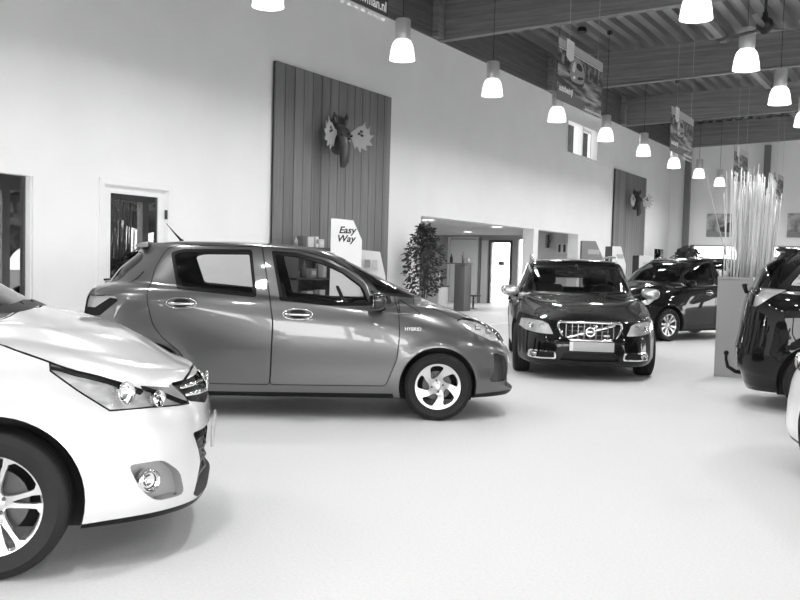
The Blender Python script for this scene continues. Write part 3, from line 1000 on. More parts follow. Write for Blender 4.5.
    c.cut(rnd(Z([(-.52, 1.215), (-.33, 1.095), (-.34, 1.075), (-.50, 1.075)]), .01), 'side', qf, cond=py)
    c.cut(rnd(Z([(-1.38, 1.55), (-2.33, 1.555), (-2.42, 1.12), (-1.36, 1.09)]), .03), 'side', trim, cond=py)
    c.cut(rnd(Z([(-1.42, 1.525), (-2.30, 1.53), (-2.37, 1.15), (-1.40, 1.115)]), .03), 'side', rwd, cond=py)
    c.cut(rnd(Z([(-2.40, 1.545), (-2.90, 1.51), (-3.18, 1.20), (-2.50, 1.14)]), .03), 'side', trim, cond=py)
    c.cut(rnd(Z([(-2.45, 1.52), (-2.88, 1.48), (-3.08, 1.22), (-2.54, 1.17)]), .04), 'side', qr, cond=py)
    wsp = [(-.2, 1.125 + dz * .45), (.50, 1.10 + dz * .4), (.70, 1.10 + dz * .4), (.62, 1.38 + dz), (.56, 1.51 + dz), (-.2, 1.555 + dz)]
    tr2 = c.part('windshield_surround', mat=BLACK)
    c.cut(wsp, 'front', tr2, cond=lambda p: -1.4 < p.x < .1 and p.z > 1.06, mindot=.22)
    c.cut(rnd(offset(wsp, -.03), .04), 'front', ws, cond=lambda p: -1.4 < p.x < .1, mindot=.22)
    c.cut(rnd([(-.2, 1.22), (.54, 1.22), (.54, 1.46 + dz), (-.2, 1.50 + dz)], .05), 'rear', rw, cond=lambda p: p.x < -2.9, mindot=.2)
    # lamps: cut obliquely across the front corner
    OB = oblique(0)
    def ob(x, y, z): return (Vector((x, y, z)).dot(OB[0]), z)
    hp = [ob(.195, .82, .96), ob(.215, .82, .875), ob(.33, .80, .79), ob(.465, .77, .70), ob(.63, .69, .70), ob(.79, .53, .688), ob(.765, .58, .75), ob(.70, .645, .815), ob(.59, .71, .862), ob(.46, .77, .905)]
    c.cut(hp, OB, head, only={0}, cond=lambda p: p.x > .1 and p.y > .3, mindot=-.2)
    c.cut(offset(hp, -.007), OB, 997, only={head}, cond=lambda p: p.x > .1 and p.y > .3, mindot=-.2)
    seal = c.part('headlight_seal', mat=BLACK, sided=True)
    for f_ in c.bm.faces:
        l_ = c.K.lay
        if f_[l_] == head: f_[l_] = seal
        elif f_[l_] == 997: f_[l_] = head
    bez = c.part('headlight_bezel', mat=M_('lamp_bezel_grey', .12, .25, .3, .8), sided=True, parent=head)
    c.cut([ob(.195, .82, .97), ob(.20, .82, .90), ob(.47, .77, .84), ob(.60, .71, .79), ob(.70, .645, .745), ob(.82, .575, .68), ob(.80, .58, .80), ob(.70, .645, .82), ob(.59, .71, .87), ob(.46, .77, .91)], OB, bez, only={head}, cond=lambda p: p.x > .1 and p.y > .3, mindot=-.2)
    c.cut(rnd([(-3.7, 1.235), (-3.30, 1.235), (-3.08, 1.225), (-3.22, 1.15), (-3.36, 1.04), (-3.7, 1.03)], .02), 'side', tail, cond=lambda p: p.y > .5 and p.x < -3, mindot=-.3)
    c.cut(rnd([(-.1, .56), (.48, .56), (.43, .42), (.50, .27), (.44, .245), (-.1, .245)], .02), 'front', lowg, cond=lambda p: p.x > .5, mindot=.2)
    c.cut(rnd([(-.1, .79), (.30, .79), (.44, .79), (.42, .70), (.2, .66), (-.1, .655)], .02), 'front', upg, cond=lambda p: p.x > .4, mindot=.2)
    fp = [ob(.545, .75, .465), ob(.58, .735, .385), ob(.62, .72, .32), ob(.67, .69, .285), ob(.78, .58, .29), ob(.76, .61, .40), ob(.69, .67, .468)]
    if not plain: c.cut(rnd(fp, .03), OB, fog, cond=lambda p: p.x > .3, mindot=0)
    c.cut([(.30, .1), (.30, .218), (.95, .245), (.95, .1)], 'side', chin, cond=lambda p: p.x > .2, mindot=-2)
    c.cut([(-2.4, .10), (-2.4, .235), (-.40, .235), (-.36, .10)], 'side', sill, cond=py, mindot=-.5)
    c.arch(0, .325, .378)
    c.arch(-2.78, .325, .378)
    ob_ = c.finish()
    for s in (1, -1):
        for x in (0, -2.78):
            wheel(root, (x, s * .76, .318), s, .318, .228, .205, style, rot=(8 if x == 0 else 33), rimmat=wheelmat, steer=steer if x == 0 else 0)
        handle(ob_[fd][s], (-1.12, .885, .955), .21, s)
        handle(ob_[rd][s], (-2.20, .885, 1.00), .21, s)
        bm = bmesh.new()
        for i, (x, y, z, r) in enumerate(((.53, .69, .775, .052), (.66, .58, .735, .040))):
            b2 = bmesh.new()
            add_lathe(b2, [(r, .03), (r * .95, .035), (r * .85, .01), (r * .55, -.015), (0, -.02)], 24, Matrix.Translation((x - .02, s * (y - .01), z)) @ Matrix.Rotation(R(35) * s, 4, 'Z') @ Matrix.Rotation(R(85), 4, 'Y'))
            bm_obj('headlight_bowl', b2, CHROME, ob_[head][s], smooth=True)
        bm.free()
        b2 = bmesh.new()
        if not plain:
            add_lathe(b2, [(.046, .03), (.052, .025), (.05, -.01), (.04, -.01), (.036, .015), (.024, .0), (0, -.01)], 28, Matrix.Translation((.625, s * .68, .385)) @ Matrix.Rotation(R(48) * s, 4, 'Z') @ Matrix.Rotation(R(90), 4, 'Y'))
        if not plain: bm_obj('fog_lamp', b2, CHROME, ob_[fog][s], smooth=True)
        # slim bars joining lamp and badge
        bm = bmesh.new()
        for z, y0, x0, y1, x1 in ((.765, .42, .745, .10, .825), (.725, .40, .77, .12, .845)):
            add_tube(bm, [(x0, s * y0, z), ((x0 + x1) / 2 + .012, s * (y0 + y1) / 2, z - .004), (x1, s * y1, z - .01)], [.008, .012, .014], 8)
        bm_obj('grille_bar', bm, CHROME, ob_[upg][0], smooth=True)
        bm = bmesh.new()
        for k, z in enumerate((.30, .36, .42, .48)):
            add_tube(bm, [(.72, s * .45, z), (.815, s * .28, z), (.850, 0, z)], .006, 6)
        bm_obj('grille_slat', bm, M_('slat_grey', .25, .4, .5), ob_[lowg][0], smooth=True)
        bm = bmesh.new()
        add_tube(bm, [(-.05, s * .1, 1.125 + dz * .45), (-.13, s * .35, 1.135 + dz * .45), (-.24, s * .56, 1.15 + dz * .5)], [.014, .012, .010], 8)
        add_tube(bm, [(-.02, s * .12, 1.10 + dz * .45), (-.05, s * .1, 1.135 + dz * .45)], .018, 8)
        bm_obj('wiper', bm, BLACK, root, smooth=True)
    # front badge: plain ring badge of three ovals
    if frontplate:
        box('number_plate', (.890, 0, .50), (.012, .50, .11), PLATE, root, None, .004)
    bm = bmesh.new()
    for (ry, rz) in ((.075, .05), (.05, .018)):
        ring = [(.852, ry * math.cos(2 * PI * k / 24), .745 + rz * math.sin(2 * PI * k / 24)) for k in range(25)]
        add_tube(bm, ring, .006, 6, False)
    ring = [(.852, .022 * math.cos(2 * PI * k / 24), .743 + .045 * math.sin(2 * PI * k / 24)) for k in range(25)]
    add_tube(bm, ring, .006, 6, False)
    bm_obj('badge', bm, CHROME, root, smooth=True)
    mirrors(root, (-.42, 1.0, 1.10 + dz * .5), (.18, .22, .15), (-.40, .82, 1.03 + dz * .4), mat)
    cabin(root, -1.15, -2.1, -.45, .35, .62, .38, 1, 1.06, 1.30 + dz, 1.35)
    if towbar:
        bm = bmesh.new()
        add_tube(bm, [(-3.38, 0, .30), (-3.52, 0, .31), (-3.60, 0, .36), (-3.62, 0, .44), (-3.62, 0, .49)], [.022, .022, .02, .016, .016], 10)
        ellipsoid_box(bm, (-3.62, 0, .505), (.055, .055, .055), 2, 8)
        bm_obj('tow_hook', bm, BLACK, root, smooth=True)
    if 'black' in label:
        bm = bmesh.new()
        add_tube(bm, [(-3.44, 0, 1.16), (-3.47, .03, 1.24), (-3.44, .10, 1.245)], [.02, .025, .015], 8)
        bm_obj('rear_wiper', bm, BLACK, root, smooth=True)
    return root

# ------------------------------------------------------------------ black estate car, nose on
def wagon():
    root = empty('estate_car', (-4.125, 11.757, 0), R(-65))
    tag(root, 'black estate car with wide chrome-framed grille facing the camera', 'car')
    xm = -1.5
    lp = [
        loop(-3.75, .60, 0, .20, xm=xm),
        loop(-3.82, .76, .84, .18, 5, 5, xm),
        loop(-3.88, .89, [(-3.9, .84), (-2.8, .88), (0, .88), (.8, .87)], [(-3.9, .30), (-2.8, .22), (.3, .20), (.9, .18)], 5, 4.8, xm),
        loop(-3.90, .935, [(-3.9, .86), (-2.8, .91), (0, .905), (.8, .90)], [(-3.9, .36), (-2.8, .30), (0, .29), (.9, .27)], 5, 4.8, xm),
        loop(-3.92, .935, [(-3.9, .87), (-2.8, .92), (0, .915), (.8, .90)], [(-3.9, .50), (-2.8, .46), (0, .45), (.9, .43)], 5, 4.6, xm),
        loop(-3.88, .900, [(-3.9, .87), (-2.8, .93), (0, .925), (.8, .90)], [(-3.9, .68), (-2.8, .64), (0, .62), (.9, .58)], 5, 4.2, xm),
        loop(-3.85, .860, [(-3.9, .85), (-2.8, .92), (-.6, .915), (0, .90), (.5, .87), (.8, .84)], [(-3.9, .90), (-2.8, .88), (-1, .85), (0, .80), (.5, .745), (.9, .70)], 5, 3.8, xm),
        loop(-3.83, .820, [(-3.9, .80), (-2.8, .86), (-.8, .86), (-.3, .845), (0, .81), (.5, .76), (.8, .72)],
             [(-3.9, .96), (-2.8, .94), (-1, .93), (-.4, .925), (0, .87), (.45, .80), (.9, .735)], 5, 3.5, xm),
        loop(-3.81, .70, [(-3.9, .78), (-2.8, .84), (-.8, .845), (-.3, .80), (0, .72), (.5, .64), (.8, .58)],
             [(-3.9, .98), (-2.8, .965), (-1, .955), (-.4, .955), (0, .905), (.45, .84), (.9, .765)], 5, 3.2, xm),
        loop(-3.79, .25, [(-3.9, .77), (-2.8, .83), (-.8, .835), (-.3, .79), (0, .70), (.4, .62)],
             [(-3.9, 1.0), (-2.8, .985), (-1, .97), (-.4, .985), (0, .945), (.4, .885)], 5, 3.2, xm),
        loop(-3.76, -.42, [(-3.9, .75), (-2.8, .82), (-1.2, .825), (-.7, .79), (-.4, .75)],
             [(-3.9, 1.02), (-2.8, 1.00), (-1, .985), (-.6, 1.0), (-.4, 1.01)], 5, 3.2, xm),
        loop(-3.62, -.86, [(-3.7, .69), (-2.8, .74), (-1.4, .745), (-.8, .70)],
             [(-3.7, 1.22), (-2.8, 1.22), (-1.4, 1.22), (-.8, 1.225)], 5, 3.4, xm),
        loop(-3.42, -1.30, [(-3.5, .60), (-2.8, .64), (-1.6, .65), (-1.2, .62)],
             [(-3.5, 1.40), (-2.8, 1.44), (-2.0, 1.455), (-1.5, 1.44), (-1.2, 1.395)], 5, 3.8, xm),
        loop(-3.46, -1.37, [(-3.5, .53), (-2.8, .565), (-1.6, .575), (-1.3, .55)],
             [(-3.5, 1.43), (-2.8, 1.475), (-2.0, 1.49), (-1.5, 1.475), (-1.3, 1.44)], 5, 3.8, xm),
        loop(-3.47, -1.38, 0, [(-3.5, 1.45), (-2.8, 1.50), (-2.0, 1.52), (-1.5, 1.505), (-1.3, 1.46)], 4, 4, xm),
    ]
    nv = [3, 2, 3, 4, 5, 6, 6, 3, 4, 5, 7, 7, 3, 5]
    c = Car(root, lp, nv, BLACKPAINT, [(0, .33, .385, .012, .06), (-2.816, .33, .385, .012, .06)])
    hood = c.part('hood'); gate = c.part('tailgate')
    ws = c.part('windshield', 'glass', GLASS); rw = c.part('rear_window', 'glass', GLASS)
    fd = c.part('front_door', sided=True); rd = c.part('rear_door', sided=True)
    trim = c.part('window_surround', mat=CHROME, sided=True)
    fw = c.part('door_window', 'glass', GLASS, True, parent=fd)
    rwd = c.part('door_window', 'glass', GLASS, True, parent=rd)
    qr = c.part('quarter_window', 'glass', GLASS, True)
    head = c.part('headlight', 'lamp', None, True, depth=.018, inner=M_('headlamp_pearl', .92, .45, 0))
    tail = c.part('tail_light', 'lamp', None, True, depth=.03, inner=LAMPGREY)
    lowg = c.part('lower_grille', 'recess', BLACK, depth=.04)
    upg = c.part('upper_grille', 'recess', GAP, depth=.05)
    fog = c.part('fog_lamp_housing', 'recess', GAP, True, depth=.035)
    fogtrim = c.part('fog_lamp_surround', mat=CHROME, sided=True)
    c.panel(rnd([(-.40, -.1), (-.44, .5), (-.58, .74), (-.2, .77), (.35, .66), (.70, .54), (.79, .42), (.83, .2), (.835, -.1)], .06), 'top', hood, cond=lambda p: p.z > .69 and p.x > -.7)
    c.panel(rnd([(-.1, 1.46), (.48, 1.44), (.62, 1.1), (.60, .60), (-.1, .60)], .05), 'rear', gate, cond=lambda p: p.x < -3.2, mindot=.12)
    py = lambda p: p.y > .3
    fdp = [(-1.62, .30), (-1.62, .95), (-1.68, 1.44), (-1.42, 1.42), (-1.15, 1.33), (-.72, 1.08), (-.60, .98), (-.52, .8), (-.52, .5), (-.55, .30)]
    rdp = [(-1.63, .30), (-1.63, .95), (-1.69, 1.44), (-2.55, 1.44), (-2.60, 1.0), (-2.52, .75), (-2.36, .52), (-2.30, .30)]
    c.panel(rnd(fdp, .03), 'side', fd, cond=py)
    c.panel(rnd(rdp, .03), 'side', rd, cond=py)
    c.cut(rnd([(-1.65, 1.43), (-1.42, 1.41), (-1.16, 1.31), (-.76, 1.07), (-.74, .985), (-1.64, .99)], .02), 'side', trim, cond=py)
    c.cut(rnd([(-1.63, 1.40), (-1.42, 1.38), (-1.17, 1.285), (-.84, 1.08), (-.82, 1.01), (-1.61, 1.015)], .02), 'side', fw, cond=py)
    c.cut(rnd([(-1.71, 1.43), (-2.53, 1.42), (-2.58, 1.0), (-1.67, .995)], .02), 'side', trim, cond=py)
    c.cut(rnd([(-1.75, 1.40), (-2.50, 1.39), (-2.54, 1.03), (-1.71, 1.02)], .02), 'side', rwd, cond=py)
    c.cut(rnd([(-2.62, 1.42), (-3.35, 1.38), (-3.52, 1.06), (-2.66, 1.01)], .03), 'side', trim, cond=py)
    c.cut(rnd([(-2.65, 1.39), (-3.30, 1.35), (-3.45, 1.09), (-2.69, 1.035)], .03), 'side', qr, cond=py)
    wsp = [(-.2, 1.02), (.55, 1.015), (.765, 1.03), (.70, 1.20), (.60, 1.38), (.54, 1.405), (-.2, 1.43)]
    tr2 = c.part('windshield_surround', mat=BLACK)
    c.cut(wsp, 'front', tr2, cond=lambda p: -1.6 < p.x < -.3 and p.z > 1.0, mindot=.22)
    c.cut(rnd(offset(wsp, -.028), .04), 'front', ws, cond=lambda p: -1.6 < p.x < -.3, mindot=.22)
    c.cut(rnd([(-.2, 1.06), (.60, 1.06), (.52, 1.36), (-.2, 1.39)], .05), 'rear', rw, cond=lambda p: p.x < -3.2, mindot=.2)
    c.cut(rnd([(.44, .56), (.60, .565), (.79, .59), (.885, .65), (.88, .715), (.75, .735), (.585, .725), (.505, .69)], .02), 'front', head, cond=lambda p: p.x > .25, mindot=-.1)
    c.cut([(-3.95, 1.35), (-3.70, 1.35), (-3.66, .98), (-3.72, .70), (-3.95, .70)], 'side', tail, cond=lambda p: p.y > .55 and p.x < -3.3, mindot=-.3)
    gp = rnd([(-.1, .705), (.33, .705), (.355, .66), (.31, .54), (.24, .505), (-.1, .50)], .03)
    c.cut(gp, 'front', upg, cond=lambda p: p.x > .5, mindot=.2)
    c.cut(rnd([(-.1, .345), (.31, .345), (.36, .25), (-.1, .235)], .02), 'front', lowg, cond=lambda p: p.x > .5, mindot=.2)
    fo = rnd([(.40, .262), (.415, .355), (.60, .362), (.73, .358), (.745, .262), (.60, .255)], .03)
    c.cut(fo, 'front', fogtrim, cond=lambda p: p.x > .3, mindot=.1)
    c.cut(rnd(offset(fo, -.018), .015), 'front', fog, cond=lambda p: p.x > .3, mindot=.1)
    c.arch(0, .33, .38)
    c.arch(-2.816, .33, .38)
    o = c.finish()
    for s in (1, -1):
        for x in (0, -2.816):
            wheel(root, (x, s * .79, .325), s, .325, .225, .215, 'pair5v', rot=(8 if x == 0 else 33))
        handle(o[fd][s], (-1.45, .915, .86), .2, s, BLACKPAINT)
        handle(o[rd][s], (-2.40, .915, .88), .2, s, BLACKPAINT)
        for (x, y, z, r) in ((.655, .70, .655, .042), (.735, .57, .645, .038)):
            b2 = bmesh.new()
            add_lathe(b2, [(r, .02), (r * .95, .03), (r * .8, .0), (r * .4, -.012), (0, -.012)], 24, Matrix.Translation((x - .01, s * y, z)) @ Matrix.Rotation(R(25) * s, 4, 'Z') @ Matrix.Rotation(R(90), 4, 'Y'))
            bm_obj('headlight_bowl', b2, CHROME, o[head][s], smooth=True)
        b2 = bmesh.new()
        add_lathe(b2, [(.040, .03), (.046, .03), (.046, -.02), (.04, -.02), (.03, .01), (.016, .015), (0, .0)], 24, Matrix.Translation((.775, s * .665, .31)) @ Matrix.Rotation(R(30) * s, 4, 'Z') @ Matrix.Rotation(R(90), 4, 'Y'))
        bm_obj('fog_lamp', b2, CHROME, o[fog][s], smooth=True)
        # roof rail
        bm = bmesh.new()
        pts = [(-1.42, s * .585, 1.455), (-1.52, s * .605, 1.52), (-1.70, s * .615, 1.55), (-2.4, s * .61, 1.56), (-3.1, s * .59, 1.545), (-3.28, s * .575, 1.51), (-3.36, s * .565, 1.44)]
        add_tube(bm, pts, [.012, .015, .016, .016, .016, .015, .012], 8)
        add_tube(bm, [(-2.4, s * .60, 1.47), (-2.4, s * .61, 1.56)], .014, 6)
        bm_obj('roof_rail', bm, M_('satin_aluminium', .6, .3, .9), root, smooth=True)
        bm = bmesh.new()
        add_tube(bm, [(-.47, s * .05 + .3, 1.035), (-.56, s * .30 + .3, 1.045), (-.62, s * .34 + .3, 1.06)], .010, 8)
        bm_obj('wiper', bm, BLACK, root, smooth=True)
    # grille: chrome frame, upright bars, diagonal bar and round emblem
    def gx(y, z): return .925 - .42 * y * y - .25 * max(0, z - .56)
    bm = bmesh.new()
    full = [(y, z) for y, z in gp if y > 0]
    hp = rnd([(.30, .714), (.375, .712), (.385, .66), (.325, .53), (.25, .497), (-.25, .497), (-.325, .53), (-.385, .66), (-.375, .712), (-.30, .714)], .035)
    add_tube(bm, [(gx(y, z) + .006, y, z) for y, z in hp + hp[:1]], .019, 8, False)
    bm_obj('grille_frame', bm, CHROME, o[upg][0], smooth=True)
    for k in range(-4, 5):
        y = k * .072 + (.0 if k else 0)
        box('grille_bar', (gx(y, .6) - .025, y, .605), (.012, .008, .20), M_('dark_chrome', .30, .2, .9), o[upg][0])
    for z in (.56, .61, .66):
        bm = bmesh.new()
        add_tube(bm, [(gx(y, z) - .032, y, z) for y in (-.33, -.2, 0, .2, .33)], .004, 6)
        bm_obj('grille_cross_bar', bm, M_('dark_chrome', .30, .2, .9), o[upg][0], smooth=True)
    bm = bmesh.new()
    d = Vector((0, .60, .17)).normalized()
    M = basis((gx(0, .6) - .008, 0, .603), (1, 0, 0), d, Vector((1, 0, 0)).cross(d))
    bb = add_box(bm, (0, 0, 0), (.01, .64, .022))
    bmesh.ops.transform(bm, matrix=M, verts=bb)
    for v in bm.verts: v.co.x = gx(v.co.y, v.co.z) - .010 + (v.co.x - gx(0, .6)) * .6
    bm_obj('diagonal_bar', bm, CHROME, o[upg][0])
    bm = bmesh.new()
    ring = [(.934, .052 * math.cos(2 * PI * k / 32), .605 + .052 * math.sin(2 * PI * k / 32)) for k in range(33)]
    add_tube(bm, ring, .012, 8, False)
    # the arrow of the emblem points up and outward
    add_tube(bm, [(.934, .034, .64), (.934, .068, .678)], .011, 8)
    add_tube(bm, [(.934, .070, .640), (.934, .074, .684), (.934, .030, .682)], .008, 8)
    em = bm_obj('emblem', bm, CHROME, root, smooth=True)
    box('emblem_band', (.936, 0, .605), (.012, .115, .030), CHROME, em, None, .003)
    box('emblem_disc', (.926, 0, .605), (.008, .085, .085), M_('emblem_dark', .05, .3), em, None, .004)
    text_obj('emblem_lettering', 'VOLVO', basis((.9425, -.0, .597), (0, 1, 0), (0, 0, 1), (1, 0, 0)), .026, BLACK, em, .0005, align='CENTER')
    box('trim_badge', (gx(.19, .56) - .01, .20, .558), (.008, .075, .022), M_('satin_aluminium', .6, .3, .9), o[upg][0], None, .003)
    pp = box('number_plate', (.947, .022, .425), (.014, .535, .115), PLATE, root, None, .004)
    box('plate_band', (.955, -.225, .425), (.004, .042, .105), M_('plate_band', .75, .4), pp)
    mirrors(root, (-.62, .955, 1.045), (.20, .25, .15), (-.60, .84, .985), M_('mirror_cap_silver', .6, .2, .7))
    cabin(root, -1.35, -2.3, -.75, .32, .52, .38, 1, 1.0, 1.22, 1.35)
    bm = bmesh.new()
    ellipsoid_box(bm, (-1.16, 0, 1.325), (.05, .25, .065), 3, 10)
    add_tube(bm, [(-1.17, 0, 1.33), (-1.28, 0, 1.42)], .02, 8)
    bm_obj('interior_mirror', bm, BLACK, root, smooth=True)
    return root
def place_cars():
    supermini()
    wagon()
    mpv('people_carrier', 'silver people carrier in the left foreground, only its front end in view', (-3.952, 3.092), 40, SILVER)
    mpv('people_carrier', 'black people carrier with silver spoked wheel parked behind the planter box', (-5.405, 18.543), -115.5, BLACKPAINT, style='pair5v', dz=.04)
    a = R(12)
    mpv('people_carrier', 'black people carrier at the right edge with tow hook on its tail', (-1.217 + 2.78 * math.cos(a), 10.603 + 2.78 * math.sin(a)), 12, BLACKPAINT, towbar=True, dz=.06)
    mpv('people_carrier', 'white car cut off by the right edge of the picture', (-.027, 7.201), 136.5, WHITEPAINT, True)
# ------------------------------------------------------------------ the showroom
def wood_mat(name, g, board=None, axis=1, scale=2.0, amt=.25, rough=.6, seam=0.0):
    """timber: grain stretched along the boards; board=(period, axis index) draws board joints"""
    if name in MATS: return MATS[name]
    m = bpy.data.materials.new(name); m.use_nodes = True
    nt = m.node_tree; b = nt.nodes['Principled BSDF']
    b.inputs['Roughness'].default_value = rough
    tc = nt.nodes.new('ShaderNodeTexCoord')
    mp = nt.nodes.new('ShaderNodeMapping')
    st = [14, 14, 14]; st[axis] = .7
    mp.inputs['Scale'].default_value = st
    nt.links.new(tc.outputs['Object'], mp.inputs[0])
    nz = nt.nodes.new('ShaderNodeTexNoise'); nz.inputs['Scale'].default_value = scale; nz.inputs['Detail'].default_value = 6
    nz.inputs['Distortion'].default_value = .6
    nt.links.new(mp.outputs[0], nz.inputs['Vector'])
    mr = nt.nodes.new('ShaderNodeMapRange')
    mr.inputs['From Min'].default_value = .3; mr.inputs['From Max'].default_value = .7
    mr.inputs['To Min'].default_value = g * (1 - amt); mr.inputs['To Max'].default_value = g * (1 + amt)
    nt.links.new(nz.outputs['Fac'], mr.inputs['Value'])
    last = mr.outputs[0]
    if board:
        per, ax = board
        sx = nt.nodes.new('ShaderNodeSeparateXYZ'); nt.links.new(tc.outputs['Object'], sx.inputs[0])
        dv = nt.nodes.new('ShaderNodeMath'); dv.operation = 'DIVIDE'; dv.inputs[1].default_value = per
        nt.links.new(sx.outputs[ax], dv.inputs[0])
        fl = nt.nodes.new('ShaderNodeMath'); fl.operation = 'FLOOR'; nt.links.new(dv.outputs[0], fl.inputs[0])
        wn = nt.nodes.new('ShaderNodeTexWhiteNoise'); wn.noise_dimensions = '1D'; nt.links.new(fl.outputs[0], wn.inputs['W'])
        m2 = nt.nodes.new('ShaderNodeMapRange'); m2.inputs['To Min'].default_value = .82; m2.inputs['To Max'].default_value = 1.15
        nt.links.new(wn.outputs['Value'], m2.inputs['Value'])
        mu = nt.nodes.new('ShaderNodeMath'); mu.operation = 'MULTIPLY'
        nt.links.new(last, mu.inputs[0]); nt.links.new(m2.outputs[0], mu.inputs[1])
        last = mu.outputs[0]
    nt.links.new(last, b.inputs['Base Color'])
    MATS[name] = m
    return m

def wall_sheet(name, axis, c0, c1, a0, a1, z0, z1, holes, mat):
    """wall between planes c0..c1 of `axis` ('x' or 'y'), spanning a0..a1 and z0..z1, with rectangular holes (a0,a1,z0,z1)"""
    A = sorted(set([a0, a1] + [h[0] for h in holes] + [h[1] for h in holes]))
    Zs = sorted(set([z0, z1] + [h[2] for h in holes] + [h[3] for h in holes]))
    bm = bmesh.new(); vs = {}
    def v(a, z):
        if (a, z) not in vs:
            vs[(a, z)] = bm.verts.new((c0, a, z) if axis == 'x' else (a, c0, z))
        return vs[(a, z)]
    for i in range(len(A) - 1):
        for j in range(len(Zs) - 1):
            ca, cz = (A[i] + A[i + 1]) / 2, (Zs[j] + Zs[j + 1]) / 2
            if any(h[0] < ca < h[1] and h[2] < cz < h[3] for h in holes): continue
            bm.faces.new((v(A[i], Zs[j]), v(A[i + 1], Zs[j]), v(A[i + 1], Zs[j + 1]), v(A[i], Zs[j + 1])))
    r = bmesh.ops.extrude_face_region(bm, geom=bm.faces[:])
    d = Vector((c1 - c0, 0, 0)) if axis == 'x' else Vector((0, c1 - c0, 0))
    bmesh.ops.translate(bm, vec=d, verts=[q for q in r['geom'] if isinstance(q, bmesh.types.BMVert)])
    return tag(bm_obj(name, bm, mat), kind='structure')

def frame(name, axis, c0, c1, a0, a1, z0, z1, w, mat, parent=None, bottom=True, bars=(), hbars=()):
    bm = bmesh.new()
    def bx(p0, p1, q0, q1):
        c = ((c0 + c1) / 2, (p0 + p1) / 2, (q0 + q1) / 2); s = (abs(c1 - c0), p1 - p0, q1 - q0)
        if axis == 'y': c = (c[1], c[0], c[2]); s = (s[1], s[0], s[2])
        add_box(bm, c, s)
    bx(a0, a0 + w, z0, z1); bx(a1 - w, a1, z0, z1); bx(a0 + w, a1 - w, z1 - w, z1)
    if bottom: bx(a0 + w, a1 - w, z0, z0 + w)
    for b in bars: bx(b - w * .4, b + w * .4, z0 + (w if bottom else 0), z1 - w)
    for b in hbars: bx(a0 + w, a1 - w, b - w * .4, b + w * .4)
    return bm_obj(name, bm, mat, parent)

def pane(name, axis, c, a0, a1, z0, z1, mat, parent=None, t=.01):
    if axis == 'x': return box(name, (c, (a0 + a1) / 2, (z0 + z1) / 2), (t, a1 - a0, z1 - z0), mat, parent)
    return box(name, ((a0 + a1) / 2, c, (z0 + z1) / 2), (a1 - a0, t, z1 - z0), mat, parent)

WX = -9.1
def st(o): return tag(o, kind='structure')

